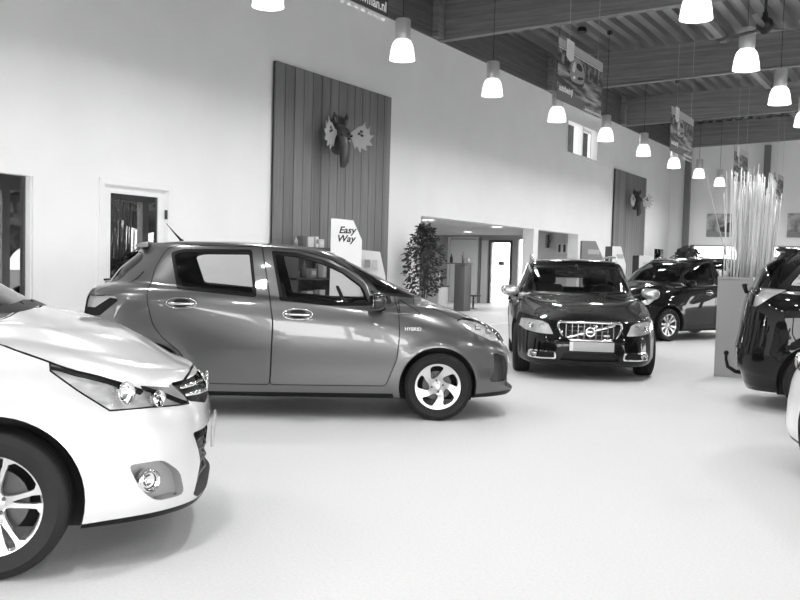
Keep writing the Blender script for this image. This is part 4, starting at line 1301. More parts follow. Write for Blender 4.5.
def room():
    WALL = M_('white_plaster', .85, .85, noise=(1.5, .02, (1, 1, 1)))
    FLOOR = M_('light_floor', .66, .55, spec=.35, noise=(60, .05, (1, 1, 1)))
    WHITE = M_('white_joinery', .84, .4)
    GREYF = M_('grey_frame', .35, .45)
    BEAM = wood_mat('glulam_timber', .21, (.045, 2), 0, 2.0, .22)
    FASC = wood_mat('dark_fascia_timber', .10, (.045, 2), 1, 2.0, .2)
    DECK = M_('steel_deck', .36, .3, .75)
    DKGLASS = glass_mat('office_glass', .35, 1.0, 1.9)
    CLEAR = glass_mat('window_glass', .92, 1.0, 1.45)
    y0, y1 = -8.0, 35.0
    XR = 9.0
    bm = bmesh.new()
    add_box(bm, (-3.9, 13.6, -.1), (26.2, 43.6, .2))
    st(bm_obj('floor', bm, FLOOR))
    # left wall
    holes = [(4.2, 7.05, .12, 2.29), (8.12, 9.20, .0001, 2.29), (16.17, 22.0, .0001, 2.335), (22.30, 25.25, .0001, 2.335), (24.12, 26.58, 4.52, 5.37)]
    wall_sheet('wall_left', 'x', WX, WX - .30, y0, y1 + .3, 0, 7.1, holes, WALL)
    # far wall with window band
    wall_sheet('wall_far', 'y', y1, y1 + .30, WX, XR, 0, 7.4, [(-8.22, -5.95, .9, 2.34), (-5.45, -3.0, .9, 2.34), (-2.6, .4, .9, 2.34), (.8, 3.8, .9, 2.34)], WALL)
    for k, (a, b) in enumerate(((-8.22, -5.95), (-5.45, -3.0), (-2.6, .4), (.8, 3.8))):
        e = st(empty('window_%d' % (4 + k), (0, 0, 0)))
        frame('window_frame', 'y', y1 - .02, y1 + .12, a, b, .9, 2.34, .06, GREYF, e, bars=((a + b) / 2,))
        pane('glass_pane', 'y', y1 + .06, a + .05, b - .05, .95, 2.29, CLEAR, e)
    # right wall and near wall: glazed showroom front up to 3.4 m
    hr = [(a, a + 2.8, .15, 3.5) for a in (-7.5, -4.4, -1.3, 1.8, 17.3, 20.4, 23.5, 26.6, 29.7)]
    wall_sheet('wall_right', 'x', XR, XR + .3, y0, y1 + .3, 0, 7.6, hr, WALL)
    hn = [(a, a + 2.7, .15, 2.9) for a in (-8.7, -5.7, -2.7, .3, 3.3, 6.1)]
    wall_sheet('wall_near', 'y', y0, y0 - .3, WX - .3, XR + .3, 0, 7.6, hn, WALL)
    # ceiling: trapezoidal steel deck, ribs running the length of the hall, rising slightly to the right
    bm = bmesh.new()
    per = .34; x = WX - .1; prof = []
    def up(x): return .034 * (x - WX)
    while x < XR + .2:
        for dx, dz in ((0, 0), (.15, 0), (.19, .11), (.30, .11)):
            prof.append((x + dx, 6.72 + dz + up(x + dx)))
        x += per
    lo = [bm.verts.new((px, y0 - .2, pz)) for px, pz in prof]
    hi = [bm.verts.new((px, y1 + .2, pz)) for px, pz in prof]
    for i in range(len(prof) - 1): bm.faces.new((lo[i], lo[i + 1], hi[i + 1], hi[i]))
    r = bmesh.ops.extrude_face_region(bm, geom=bm.faces[:])
    bmesh.ops.translate(bm, vec=(0, 0, .02), verts=[q for q in r['geom'] if isinstance(q, bmesh.types.BMVert)])
    st(bm_obj('ceiling', bm, DECK))
    # transverse timber beams
    def beam(y, w=.18, d=.82):
        bm = bmesh.new()
        p = [(WX, 5.86), (XR, 5.86 + up(XR)), (XR, 5.86 + d + up(XR)), (WX, 5.86 + d)]
        add_prism(bm, p, 0, w, basis((0, y, 0), (1, 0, 0), (0, 0, 1), (0, 1, 0)))
        return bm_obj('ceiling_beam', bm, BEAM)
    places = ('over the near side of the room above the camera', 'just behind the camera overhead', 'crossing above the grey hatchback', 'nearest one in view, starting above the first wood panel',
              'second one in view, above the hanging banner', 'third one in view, in front of the far wall', 'fourth one, tight against the far wall')
    for k, y in enumerate((-1.6, 4.5, 10.6, 16.65, 22.75, 28.85)):
        tag(beam(y), 'laminated timber roof beam, ' + places[k + 0 if k < 2 else k] , 'beam', 'timber roof beams')
    tag(beam(y1 - .19), 'laminated timber roof beam, ' + places[6], 'beam', 'timber roof beams')
    # timber edge above the plaster on the left wall, with posts at each beam
    bm = bmesh.new(); add_box(bm, (WX + .03, (y0 + y1) / 2, 6.30), (.06, y1 - y0, .86))
    st(bm_obj('trim_1', bm, FASC))
    for k, y in enumerate((16.30, 22.40, 28.50)):
        tag(box('beam_post', (WX + .12, y + .15, 6.30), (.14, .26, .86), BEAM), 'short timber post at the wall end of the ' + ('first', 'second', 'third')[k] + ' roof beam in view', 'post', 'timber posts under the deck')
    # steel purlin between the bays
    for k, (a, b) in enumerate(((16.85, 22.7), (22.95, 28.8), (29.05, 34.8))):
        bm = bmesh.new()
        add_box(bm, (-4.78, (a + b) / 2, 6.72 + up(-4.78) - .10), (.16, b - a, .16))
        tag(bm_obj('roof_purlin', bm, M_('galvanised_steel', .38, .45, .4)), 'pale steel purlin under the deck, ' + ('nearest bay', 'middle bay', 'farthest bay')[k], 'beam', 'steel purlins')
    # columns at the far wall
    PIL = M_('grey_steel_paint', .16, .5)
    for xx, l in ((-8.45, 'dark steel column on the far wall beside the corner'), (-5.72, 'dark steel column on the far wall behind the branches')):
        tag(box('steel_column', (xx, y1 - .12, 2.93), (.20, .20, 5.85), PIL), l, 'column', 'far wall columns')
    # door on the left
    d = st(empty('door_1', (0, 0, 0)))
    frame('door_frame', 'x', WX - .12, WX + .03, 8.04, 9.28, 0, 2.345, .075, WHITE, d, bottom=False)
    wall_sheet('door_leaf', 'x', WX - .02, WX - .07, 8.115, 9.205, .01, 2.275, [(8.25, 9.07, .25, 2.17)], WHITE).parent = d
    del bpy.data.objects[[o.name for o in d.children if o.name.startswith('door_leaf')][0]]['kind']
    pane('door_glass', 'x', WX - .045, 8.25, 9.07, .25, 2.17, DKGLASS, d)
    box('door_hinge', (WX + .0, 9.195, 1.95), (.03, .03, .12), STEEL, d)
    hd = bmesh.new(); add_tube(hd, [(WX - .02, 8.18, 1.05), (WX + .04, 8.18, 1.05), (WX + .04, 8.30, 1.05)], .01, 8)
    bm_obj('door_handle', hd, STEEL, d, smooth=True)
    # window on the left
    w1 = st(empty('window_1', (0, 0, 0)))
    frame('window_frame', 'x', WX - .16, WX + .03, 4.1, 7.15, .05, 2.35, .085, WHITE, w1)
    pane('glass_pane', 'x', WX - .09, 4.18, 7.06, .13, 2.27, DKGLASS, w1)
    # clerestory window
    w2 = st(empty('window_2', (0, 0, 0)))
    frame('window_frame', 'x', WX - .25, WX + .02, 24.05, 26.65, 4.45, 5.44, .075, WHITE, w2, bars=(25.30,))
    frame('sash', 'x', WX - .22, WX - .15, 25.34, 26.50, 4.54, 5.36, .06, WHITE, w2)
    pane('glass_pane', 'x', WX - .2, 24.12, 26.58, 4.5, 5.38, CLEAR, w2)
    # office behind window_1 and door_1
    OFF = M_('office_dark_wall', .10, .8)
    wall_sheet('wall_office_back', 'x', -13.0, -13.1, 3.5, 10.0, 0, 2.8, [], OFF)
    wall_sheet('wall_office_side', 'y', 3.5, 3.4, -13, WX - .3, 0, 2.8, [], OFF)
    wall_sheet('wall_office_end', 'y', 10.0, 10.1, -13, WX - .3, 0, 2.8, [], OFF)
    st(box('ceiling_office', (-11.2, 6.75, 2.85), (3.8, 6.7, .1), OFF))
    # back lounge behind the wall opening
    LG = M_('lounge_wall_grey', .45, .8)
    wall_sheet('wall_lounge_left', 'x', -18.0, -18.1, 10.3, 31.2, 0, 2.5, [], LG)
    wall_sheet('wall_lounge_near', 'y', 10.3, 10.2, -18.0, WX - .3, 0, 2.5, [], LG)
    wall_sheet('wall_lounge_back', 'y', 31.0, 31.2, -18.0, WX - .3, 0, 2.5, [(-14.45, -13.70, .0001, 2.22), (-13.40, -13.20, .3, 2.35)], LG)
    st(box('ceiling_lounge', (-13.7, 20.75, 2.56), (8.8, 21.1, .1), M_('lounge_ceiling', .62, .8)))
    d2 = st(empty('door_2', (0, 0, 0)))
    frame('door_frame', 'y', 30.95, 31.1, -14.53, -13.63, 0, 2.31, .075, M_('dark_door_frame', .07, .5), d2, bottom=False)
    pane('door_glass', 'y', 31.05, -14.46, -13.69, .02, 2.23, CLEAR, d2)
    hb = bmesh.new(); add_tube(hb, [(-13.80, 31.0, .85), (-13.80, 30.93, .90), (-13.80, 30.93, 1.40), (-13.80, 31.0, 1.45)], .016, 8)
    bm_obj('door_handle', hb, STEEL, d2, smooth=True)
    box('door_sign', (-14.05, 31.02, 1.47), (.24, .01, .14), M_('sign_dark', .1, .5), d2)
    d3 = st(empty('door_3', (0, 0, 0)))
    box('door_leaf', (-15.55, 30.95, 1.17), (1.1, .06, 2.3), WHITE, d3)
    frame('door_frame', 'y', 30.90, 31.0, -16.2, -14.95, 0, 2.42, .06, WHITE, d3, bottom=False)
    d4 = st(empty('door_4', (0, 0, 0)))
    box('door_leaf', (-14.70, 30.96, 1.15), (.26, .05, 2.3), M_('pale_panel', .7, .5), d4)
    box('door_panel_edge', (-14.88, 30.93, 1.2), (.07, .1, 2.4), M_('dim_panel', .25, .5), d4)
    # outside ground
    mesh_obj('ground_outside', [(-60, -60, -.22), (60, -60, -.22), (60, 90, -.22), (-60, 90, -.22)], [(0, 1, 2, 3)], M_('paving', .30, .8))['kind'] = 'structure'

def wood_panels():
    WP = wood_mat('wall_board_timber', .17, (.253, 1), 2, 1.6, .13, .55)
    for y0, n, top, lab in ((11.40, 14, 4.43, 'tall panel of dark vertical boards with moose head, nearest on the left wall'), (28.22, 14, 4.47, 'tall panel of dark vertical boards farther along the left wall')):
        bw = (3.43 if y0 < 20 else 3.40) / n
        t = empty('wood_panel', (WX + .02, y0, 0)); tag(t, lab, 'wall panel')
        bm = bmesh.new(); add_box(bm, (.012, bw * n / 2, top / 2), (.024, bw * n, top - .01))
        bm_obj('backing', bm, M_('panel_backing', .03, .8), t)
        for k in range(n):
            bm = bmesh.new()
            add_box(bm, (.036, bw * (k + .5), top / 2), (.03, bw - .012, top), None, .006, 1)
            bm_obj('board', bm, WP, t, angle=40)
# ------------------------------------------------------------------ daylight and lamps
def lights():
    w = bpy.data.worlds.new('sky'); S.world = w; w.use_nodes = True
    nt = w.node_tree; bg = nt.nodes['Background']
    tc = nt.nodes.new('ShaderNodeTexCoord')
    sx = nt.nodes.new('ShaderNodeSeparateXYZ'); nt.links.new(tc.outputs['Generated'], sx.inputs[0])
    cr = nt.nodes.new('ShaderNodeValToRGB')
    cr.color_ramp.elements[0].position = 0; cr.color_ramp.elements[0].color = (1, 1, 1, 1)
    cr.color_ramp.elements[1].position = 1; cr.color_ramp.elements[1].color = (.55, .55, .55, 1)
    nt.links.new(sx.outputs[2], cr.inputs[0])
    nt.links.new(cr.outputs[0], bg.inputs[0])
    bg.inputs[1].default_value = SKY
    def portal(loc, rot, sx, sy):
        l = bpy.data.lights.new('daylight_portal', 'AREA'); l.shape = 'RECTANGLE'; l.size = sx; l.size_y = sy
        l.cycles.is_portal = True
        o = bpy.data.objects.new('daylight_portal', l); COL.objects.link(o); o.location = loc; o.rotation_euler = rot
    portal((8.95, -1.4, 1.85), (0, R(90), 0), 3.5, 12.4)
    portal((8.95, 25.0, 1.85), (0, R(90), 0), 3.5, 15.5)
    portal((0, -7.95, 1.5), (R(90), 0, 0), 18, 2.8)
    portal((-2.2, 34.95, 1.6), (R(-90), 0, 0), 12.5, 1.6)
    portal((-14.1, 31.3, 1.1), (R(-90), 0, 0), .8, 2.2)
    portal((-9.45, 25.35, 4.9), (0, R(-90), 0), .9, 2.5)

def pendant_lamps():
    HOUS = M_('lamp_housing', .62, .35, .5)
    BELL = M_('lit_prismatic_bell', .85, .3, emis=LAMPE * .75)
    BULB = M_('lit_bulb', .9, .3, emis=LAMPE * 4)
    CABLE = M_('black_cable', .02, .6)
    def make():
        t = empty('pendant_lamp', (0, 0, 0)); t.scale = (.95, .95, .95)
        bm = bmesh.new()
        add_lathe(bm, [(0, .61), (.05, .61), (.105, .60), (.115, .585), (.115, .33), (.105, .30), (.07, .29), (0, .29)], 32)
        bm_obj('housing', bm, HOUS, t, angle=40)
        bm = bmesh.new()
        pr = [(.08, .30), (.115, .285), (.142, .25), (.163, .19), (.178, .11), (.188, .03), (.192, 0)]
        add_lathe(bm, pr + [(r - .006, h) for r, h in pr[::-1]], 40, closed=True)
        bm_obj('lamp_shade', bm, BELL, t, smooth=True)
        bm = bmesh.new(); ellipsoid_box(bm, (0, 0, .19), (.12, .12, .2), 2, 10)
        bm_obj('bulb', bm, BULB, t, smooth=True)
        return t
    def cable(t, z, zt):
        bm = bmesh.new(); add_tube(bm, [(0, 0, .60), (0, 0, zt - z)], .006, 6)
        bm_obj('cable', bm, CABLE, t)
        bm = bmesh.new(); add_lathe(bm, [(0, zt - z - .10), (.05, zt - z - .08), (.06, zt - z), (0, zt - z)], 16)
        bm_obj('ceiling_rose', bm, CABLE, t)
    first = make()
    copies = [first] + [copy_tree(first) for _ in range(38)]
    row1 = ['pendant lamp cut by the top edge, nearest in the wall-side row', 'pendant lamp hanging just right of the nearest wood panel', 'pendant lamp hanging below the first timber beam end', 'pendant lamp hanging under the nearest full banner',
            'pendant lamp hanging right of the high wall window', 'pendant lamp next along the wall row after the high window', 'pendant lamp hanging under the second full banner', 'pendant lamp hanging in front of the corner column', 'farthest lamp of the wall-side row, beside the branch tips']
    for k in range(9):
        y = 8.42 + 3.0 * k
        t = copies[k]
        t.location = (-6.8, y, 4.24)
        tag(t, 'grey ' + row1[k], 'lamp', 'pendant lamps in the wall-side row')
        cable(t, 4.24, 6.72 + .034 * 2.3)
    def glow(t):
        l = bpy.data.lights.new('lamp_glow', 'AREA'); l.shape = 'DISK'; l.size = .30; l.energy = LAMPW; l.spread = R(165)
        o = bpy.data.objects.new('lamp_glow', l); COL.objects.link(o); o.parent = t; o.location = (0, 0, -.012)
    for c in copies: glow(c)
    row2 = ['large pendant lamp cut by the top edge near the roof purlin', 'large pendant lamp below the ceiling fan', 'pendant lamp lower right of the ceiling fan lamp', 'pendant lamp cut by the right edge', 'pendant lamp beyond the right edge row end']
    for k in range(4):
        t = copies[9 + k]
        t.location = (-2.56, 7.70 + 2.93 * k, 4.16)
        tag(t, 'grey ' + row2[k], 'lamp', 'pendant lamps in the right-hand row')
        cable(t, 4.12, 6.72 + .034 * 6.5)
    # unseen lamps added for more light on the floor, continuing the rows and beyond
    k = 13
    spots = [(-6.8, y) for y in (5.42, 2.42, -.58, -3.58)] + [(-2.56, y) for y in (4.77, 1.84, -1.09, -4.02)] + [(-2.56, 7.70 + 2.93 * j) for j in range(4, 9)] + [(2.0, -3.9 + 3.9 * j) for j in range(9)] + [(6.0, -3.9 + 7.8 * j) for j in range(4)]
    for i, (x, y) in enumerate(spots):
        if k >= len(copies): break
        t = copies[k]; k += 1
        t.location = (x, y, 4.2)
        tag(t, 'grey pendant lamp added outside the picture to light the hall', 'lamp', 'added pendant lamps outside the picture')
        cable(t, 4.2, 6.72 + .034 * (x - WX))
    for t in copies[k:]:
        for c in list(t.children): bpy.data.objects.remove(c)
        bpy.data.objects.remove(t)
# ------------------------------------------------------------------ things in the hall
def moose_head(y, z, sc, label, rz=0):
    t = empty('mounted_moose_head', (WX + .06, y, z), R(rz)); tag(t, label, 'trophy', 'moose head trophies')
    t.scale = (sc, sc, sc)
    t.location.x += .17
    HEAD = M_('dark_cut_board', .055, .3, spec=.6); PALE = M_('pale_cut_board', .36, .4); DK = M_('black_cut', .02, .5)
    # local: x out of the wall, y along the wall, z up
    bm = bmesh.new()
    secs = [(-.04, 0, .12, .10, .12), (.08, 0, .13, .125, .12), (.17, 0, .08, .13, .12), (.20, 0, -.04, .11, .12), (.20, 0, -.16, .085, .11), (.20, 0, -.28, .075, .10), (.20, 0, -.38, .08, .085), (.17, 0, -.46, .055, .045)]
    rings = []
    n = 20
    for (x, y0, zz, ry, rz_) in secs:
        q = (0, .25, .6, .9, 1, 1, .9, .8)[len(rings)]; rings.append([bm.verts.new((x + rz_ * q * math.sin(2 * PI * k / n), y0 + ry * math.cos(2 * PI * k / n), zz + rz_ * (1 - q) * math.sin(2 * PI * k / n))) for k in range(n)])
    for i in range(len(rings) - 1):
        for k in range(n): bm.faces.new((rings[i][k], rings[i][(k + 1) % n], rings[i + 1][(k + 1) % n], rings[i + 1][k]))
    bm.faces.new(rings[0]); bm.faces.new(rings[-1])
    bm_obj('head', bm, HEAD, t, angle=60)
    bm = bmesh.new(); ellipsoid_box(bm, (.02, 0, .05), (.05, .36, .62), 3, 10)
    bm_obj('backboard', bm, HEAD, t, smooth=True)
    for s in (1, -1):
        bm = bmesh.new()
        add_tube(bm, [(.08, s * .07, .20), (.08, s * .12, .30), (.07, s * .13, .40)], [.02, .045, .008], 8)
        bm_obj('ear', bm, HEAD, t, smooth=True)
        bm = bmesh.new(); ellipsoid_box(bm, (.24, s * .10, .03), (.05, .03, .04), 2, 6)
        bm_obj('eye', bm, DK, t, smooth=True)
        # antler: beam and a broad palm with points
        ol = [(0, -.03), (.14, -.07), (.24, -.22), (.30, -.36), (.34, -.24), (.40, -.34), (.46, -.40), (.45, -.26), (.54, -.31), (.62, -.33), (.56, -.20), (.66, -.20), (.76, -.18), (.64, -.10), (.70, -.02), (.76, .06), (.64, .03), (.62, .12),
              (.64, .26), (.57, .15), (.50, .20), (.49, .36), (.43, .21), (.34, .20), (.26, .12), (.14, .03), (0, .03)]
        ol = chaikin(ol, 1)
        yaw = R(22)
        X = Vector((math.sin(yaw), s * math.cos(yaw), -.10)).normalized()
        Z = Vector((0, 0, 1)); Yv = Z - X * Z.dot(X); Yv.normalize()
        N = X.cross(Yv)
        bm = bmesh.new()
        add_prism(bm, [(a * .62, b * .70) for a, b in ol], -.007, .007, basis((.12, s * .07, .09), X, Yv, N))
        bmesh.ops.triangulate(bm, faces=[f for f in bm.faces if len(f.verts) > 4])
        for v in bm.verts:
            r = (v.co - Vector((.12, s * .07, .09))).length
            v.co.x += .30 * max(0, r - .25) ** 2
        a = bm_obj('antler', bm, PALE, t)
        for (u, w) in ((.36, .02), (.41, .06), (.44, .00)):
            p = Vector((.12, s * .07, .09)) + X * u * .62 + Yv * w
            r = (p - Vector((.12, s * .07, .09))).length
            p.x += .30 * max(0, r - .25) ** 2
            bm = bmesh.new(); add_prism(bm, [(-.028, -.014), (.02, -.024), (.028, .012), (-.018, .026)], -.012, .012, basis(p, X, Yv, N))
            bm_obj('cut_out', bm, DK, a)
    for (yy, zz, xx) in ((-.015, .05, .275), (.02, .01, .29), (-.01, -.03, .29)):
        bm = bmesh.new(); ellipsoid_box(bm, (xx + .03, yy, zz), (.06, .03, .035), 2, 6)
        bm_obj('cut_out', bm, DK, t, smooth=True)
    return t

def banner(y0, y1, zt, zb, label, wires_top, idx):
    """printed banner hanging in the plane x=-4.5, seen from the hall side"""
    x = -4.5; L = y1 - y0; Hh = zt - zb
    t = empty('hanging_banner', (x, y0, zb)); tag(t, label, 'banner', 'printed banners hanging in a row')
    key = 'banner_print'
    if key not in MATS:
        m = bpy.data.materials.new(key); m.use_nodes = True; nt = m.node_tree; b = nt.nodes['Principled BSDF']
        b.inputs['Roughness'].default_value = .45
        tc = nt.nodes.new('ShaderNodeTexCoord'); mp = nt.nodes.new('ShaderNodeMapping')
        mp.inputs['Rotation'].default_value = (R(-28), 0, 0); mp.inputs['Scale'].default_value = (1, 1.2, 11)
        nt.links.new(tc.outputs['Object'], mp.inputs[0])
        nz = nt.nodes.new('ShaderNodeTexNoise'); nz.inputs['Scale'].default_value = 1.6; nz.inputs['Detail'].default_value = 3
        nt.links.new(mp.outputs[0], nz.inputs['Vector'])
        cr = nt.nodes.new('ShaderNodeValToRGB')
        cr.color_ramp.elements[0].position = .42; cr.color_ramp.elements[0].color = (.035, .035, .035, 1)
        cr.color_ramp.elements[1].position = .68; cr.color_ramp.elements[1].color = (.42, .42, .42, 1)
        nt.links.new(nz.outputs['Fac'], cr.inputs[0]); nt.links.new(cr.outputs[0], b.inputs['Base Color'])
        MATS[key] = m
        m = bpy.data.materials.new('banner_trees'); m.use_nodes = True; nt = m.node_tree; b = nt.nodes['Principled BSDF']
        tc = nt.nodes.new('ShaderNodeTexCoord'); nz = nt.nodes.new('ShaderNodeTexNoise'); nz.inputs['Scale'].default_value = 9; nz.inputs['Detail'].default_value = 4
        nt.links.new(tc.outputs['Object'], nz.inputs['Vector'])
        cr = nt.nodes.new('ShaderNodeValToRGB'); cr.color_ramp.elements[0].position = .45; cr.color_ramp.elements[0].color = (.012, .012, .012, 1)
        cr.color_ramp.elements[1].position = .66; cr.color_ramp.elements[1].color = (.30, .30, .30, 1)
        nt.links.new(nz.outputs['Fac'], cr.inputs[0]); nt.links.new(cr.outputs[0], b.inputs['Base Color'])
        MATS['banner_trees'] = m
    bd = box('banner_sheet', (0, L / 2, Hh / 2), (.006, L, Hh), MATS[key], t)
    def flat(name, pts, mat, k=1, par=None):
        bm = bmesh.new(); add_prism(bm, pts, .0035 + .0012 * k, .0045 + .0012 * k, basis((0, 0, 0), (0, 1, 0), (0, 0, 1), (1, 0, 0)))
        return bm_obj(name, bm, mat, par or t)
    W_ = M_('banner_white', .75, .5); G_ = M_('banner_light_band', .42, .5); D_ = M_('banner_dark', .015, .5)
    flat('tree_print', [(0, Hh * .62), (L, Hh * .55), (L, Hh * .86), (0, Hh * .86)], MATS['banner_trees'], 0)
    flat('light_band', [(0, Hh * .86), (L, Hh * .86), (L, Hh), (0, Hh)], G_)
    flat('band_line', [(0, Hh * .835), (L, Hh * .835), (L, Hh * .85), (0, Hh * .85)], W_)
    flat('lower_print', [(0, 0), (L * .55, 0), (L * .62, .16 * Hh), (0, .26 * Hh)], M_('banner_mid', .10, .5))
    # printed car: body, screen, lamp, grille, shadow
    c = (L * .40, Hh * .56)
    def P(pts): return [(c[0] + a * L * .5, c[1] + b * Hh) for a, b in pts]
    CG = M_('printed_car_grey', .30, .5)
    flat('printed_shadow', chaikin(P([(-.28, -.22), (.22, -.20), (.34, -.12), (.30, -.02), (-.30, -.05)]), 2), D_, 1)
    flat('printed_car', chaikin(P([(-.30, .02), (-.28, .15), (-.18, .22), (-.10, .27), (.16, .26), (.26, .18), (.33, .08), (.33, -.06), (.26, -.14), (-.22, -.17), (-.30, -.10)]), 2), CG, 2)
    flat('printed_screen', chaikin(P([(-.06, .10), (-.02, .19), (.17, .18), (.24, .09), (.10, .06)]), 2), D_, 3)
    flat('printed_highlight', chaikin(P([(-.24, .03), (-.16, .17), (-.09, .18), (-.08, .05), (-.16, -.02)]), 2), M_('printed_car_light', .62, .5), 3)
    flat('printed_lamp', chaikin(P([(-.20, -.10), (-.12, -.04), (-.06, -.08), (-.14, -.12)]), 2), W_, 3)
    flat('printed_grille', chaikin(P([(.02, -.10), (.28, -.05), (.28, -.01), (.02, -.04)]), 1), D_, 3)
    for k in range(7):
        u = L * (.56 + .062 * k)
        flat('edge_mark', [(u, -.052), (u + L * .034, -.052), (u + L * .034, -.024), (u, -.024)], W_)
    if idx == 0:
        flat('dark_caption', [(L * .40, 0), (L, 0), (L, Hh * .3), (L * .40, Hh * .3)], D_, 3)
        text_obj('caption', 'autobedrijf-bouwman.nl', basis((.010, L * .985, .035), (0, 1, 0), (0, 0, 1), (1, 0, 0)), .125, W_, t, .0004, align='RIGHT', bold=.002)
    else:
        text_obj('caption', 'autobedrijf', basis((.008, L * .03, .13), (0, 1, 0), (0, 0, 1), (1, 0, 0)), .115, W_, t, .0004, bold=.004)
        text_obj('caption', 'bouwman', basis((.008, L * .36, .13), (0, 1, 0), (0, 0, 1), (1, 0, 0)), .085, M_('caption_grey', .35, .5), t, .0004)
        text_obj('caption', 'autobedrijf-bouwman.nl', basis((.008, L * .985, .02), (0, 1, 0), (0, 0, 1), (1, 0, 0)), .07, W_, t, .0004, align='RIGHT', bold=.001)
        # pointed white tag at the wire
        bm = bmesh.new(); add_prism(bm, [(L * .14, Hh - .20), (L * .22, Hh - .25), (L * .30, Hh - .20), (L * .30, Hh + .03), (L * .14, Hh + .03)], .014, .018, basis((0, 0, 0), (0, 1, 0), (0, 0, 1), (1, 0, 0)))
        bm_obj('pointed_tag', bm, M_('tag_white', .68, .5), t)
    for u in (L * .22, L * .88):
        bm = bmesh.new(); add_tube(bm, [(0, u, Hh - .01), (0, u, wires_top - zb)], .004, 5)
        bm_obj('hanging_wire', bm, M_('wire_grey', .5, .4, .6), t)
    return t

def willow_planter():
    x0, x1, y0, y1, h = -2.62, -2.18, 12.65, 15.05, 1.31
    t = empty('planter_box', ((x0 + x1) / 2, y0, 0)); tag(t, 'tall grey planter box full of pale willow branches', 'planter')
    PG = M_('planter_grey', .31, .5)
    cx = 0; w = x1 - x0; L = y1 - y0
    bm = bmesh.new()
    add_box(bm, (0, L / 2, (h - .03) / 2), (w, L, h - .03), None, .004, 1)
    bm_obj('box_body', bm, PG, t)
    bm = bmesh.new()
    add_box(bm, (-w / 2 + .02, L / 2, h - .012), (.045, L + .01, .03)); add_box(bm, (w / 2 - .02, L / 2, h - .012), (.045, L + .01, .03))
    add_box(bm, (0, .02, h - .012), (w, .045, .03)); add_box(bm, (0, L - .02, h - .012), (w, .045, .03))
    bm_obj('top_rim', bm, M_('planter_rim', .33, .4), t)
    box('filling', (0, L / 2, h - .016), (w - .08, L - .08, .02), M_('planter_filling', .5, .7), t)
    rnd_ = random.Random(5)
    BR = [M_('willow_pale', .72, .6), M_('willow_mid', .45, .6), M_('willow_light', .82, .6)]
    n = 185
    for i in range(n):
        fx = x0 + .06 + (x1 - x0 - .12) * ((i * .618034) % 1.0); fy = y0 + .10 + (L - .2) * ((i + rnd_.random() * .5) / n)
        H = rnd_.uniform(1.05, 1.52)
        lx, ly = (fx - (x0 + x1) / 2) * .25 + rnd_.gauss(0, .018), .05 * math.sin(fy * 4) + rnd_.gauss(0, .022)
        if i == 2: lx, ly, H = -.34, -.25, 1.45
        if i in (5, 9, 40, 77): lx -= .09
        pts = []; ph = rnd_.uniform(0, 6.28); am = rnd_.uniform(.003, .010)
        for k in range(7):
            u = k / 6
            pts.append((lx * u + am * math.sin(ph + 5 * u), ly * u + am * math.cos(ph + 4.3 * u), H * u))
        r0 = rnd_.uniform(.008, .014)
        bm = bmesh.new(); add_tube(bm, pts, [r0 * (1 - .55 * k / 6) for k in range(7)], 6)
        o = bm_obj('willow_branch', bm, BR[0 if rnd_.random() < .5 else (1 if rnd_.random() < .6 else 2)], None, smooth=True)
        o.location = (fx, fy, h - .01)
        tag(o, 'pale upright willow branch standing in the tall grey planter box' if i != 2 else 'willow branch leaning out farthest to the left of the planter box', 'branch', 'willow branches in the planter' if i != 2 else None)

def leafy_plant(name, loc, H, Wd, n, label, cat='plant', pot_h=.38, leaf=.07, seed=1, bare=.35):
    t = empty(name, loc); tag(t, label, cat)
    rg = random.Random(seed)
    bm = bmesh.new(); add_lathe(bm, [(0, 0), (.16, 0), (.21, pot_h), (.225, pot_h), (.225, pot_h - .03), (.195, pot_h - .03), (.19, pot_h - .05), (0, pot_h - .05)], 28)
    bm_obj('pot', bm, M_('pot_grey', .2, .5), t, angle=40)
    st_ = bmesh.new(); lf = bmesh.new()
    tips = []
    for k in range(4):
        a = rg.uniform(0, 6.28); pts = [(0, 0, pot_h - .06)]
        for u in (.3, .55, .8):
            pts.append((math.cos(a) * .12 * u + rg.gauss(0, .02), math.sin(a) * .12 * u + rg.gauss(0, .02), pot_h + (H - pot_h) * u))
        add_tube(st_, pts, [.016, .013, .010, .006], 6)
        tips.append(pts)
    for i in range(n):
        u = bare + (1 - bare) * rg.random() ** .8
        env = math.sin(PI * min(1, .18 + .80 * (u - bare) / (1 - bare))) ** .7
        a = rg.uniform(0, 2 * PI); r = Wd * env * math.sqrt(rg.random())
        p = Vector((r * math.cos(a), r * math.sin(a), pot_h * .6 + (H - pot_h * .6) * u + rg.gauss(0, .03)))
        if rg.random() < .12:
            q = rg.choice(tips)[-1]; add_tube(st_, [q, p], [.004, .002], 4, False)
        d = Vector((math.cos(a) + rg.gauss(0, .6), math.sin(a) + rg.gauss(0, .6), rg.uniform(-1.1, .3))).normalized()
        s = d.cross(Vector((rg.gauss(0, 1), rg.gauss(0, 1), 1))).normalized(); nn = s.cross(d)
        Lf = leaf * rg.uniform(.7, 1.3)
        v = [lf.verts.new(p + d * (Lf * uu) + s * (Lf * ww) + nn * (Lf * hh)) for uu, ww, hh in ((0, 0, 0), (.35, .24, .06), (.35, -.24, .06), (.7, .18, .03), (.7, -.18, .03), (1.05, 0, -.12), (.35, 0, 0), (.7, 0, -.03))]
        for f in ((0, 6, 1), (0, 2, 6), (6, 7, 3, 1), (2, 4, 7, 6), (7, 5, 3), (4, 5, 7)): lf.faces.new([v[j] for j in f])
    bm_obj('stem', st_, M_('plant_stem', .08, .7), t, smooth=True)
    bm_obj('foliage', lf, M_('leaf', .045, .45, noise=(8, .5, (1, 1, 1))), t)['kind'] = 'stuff'
    return t

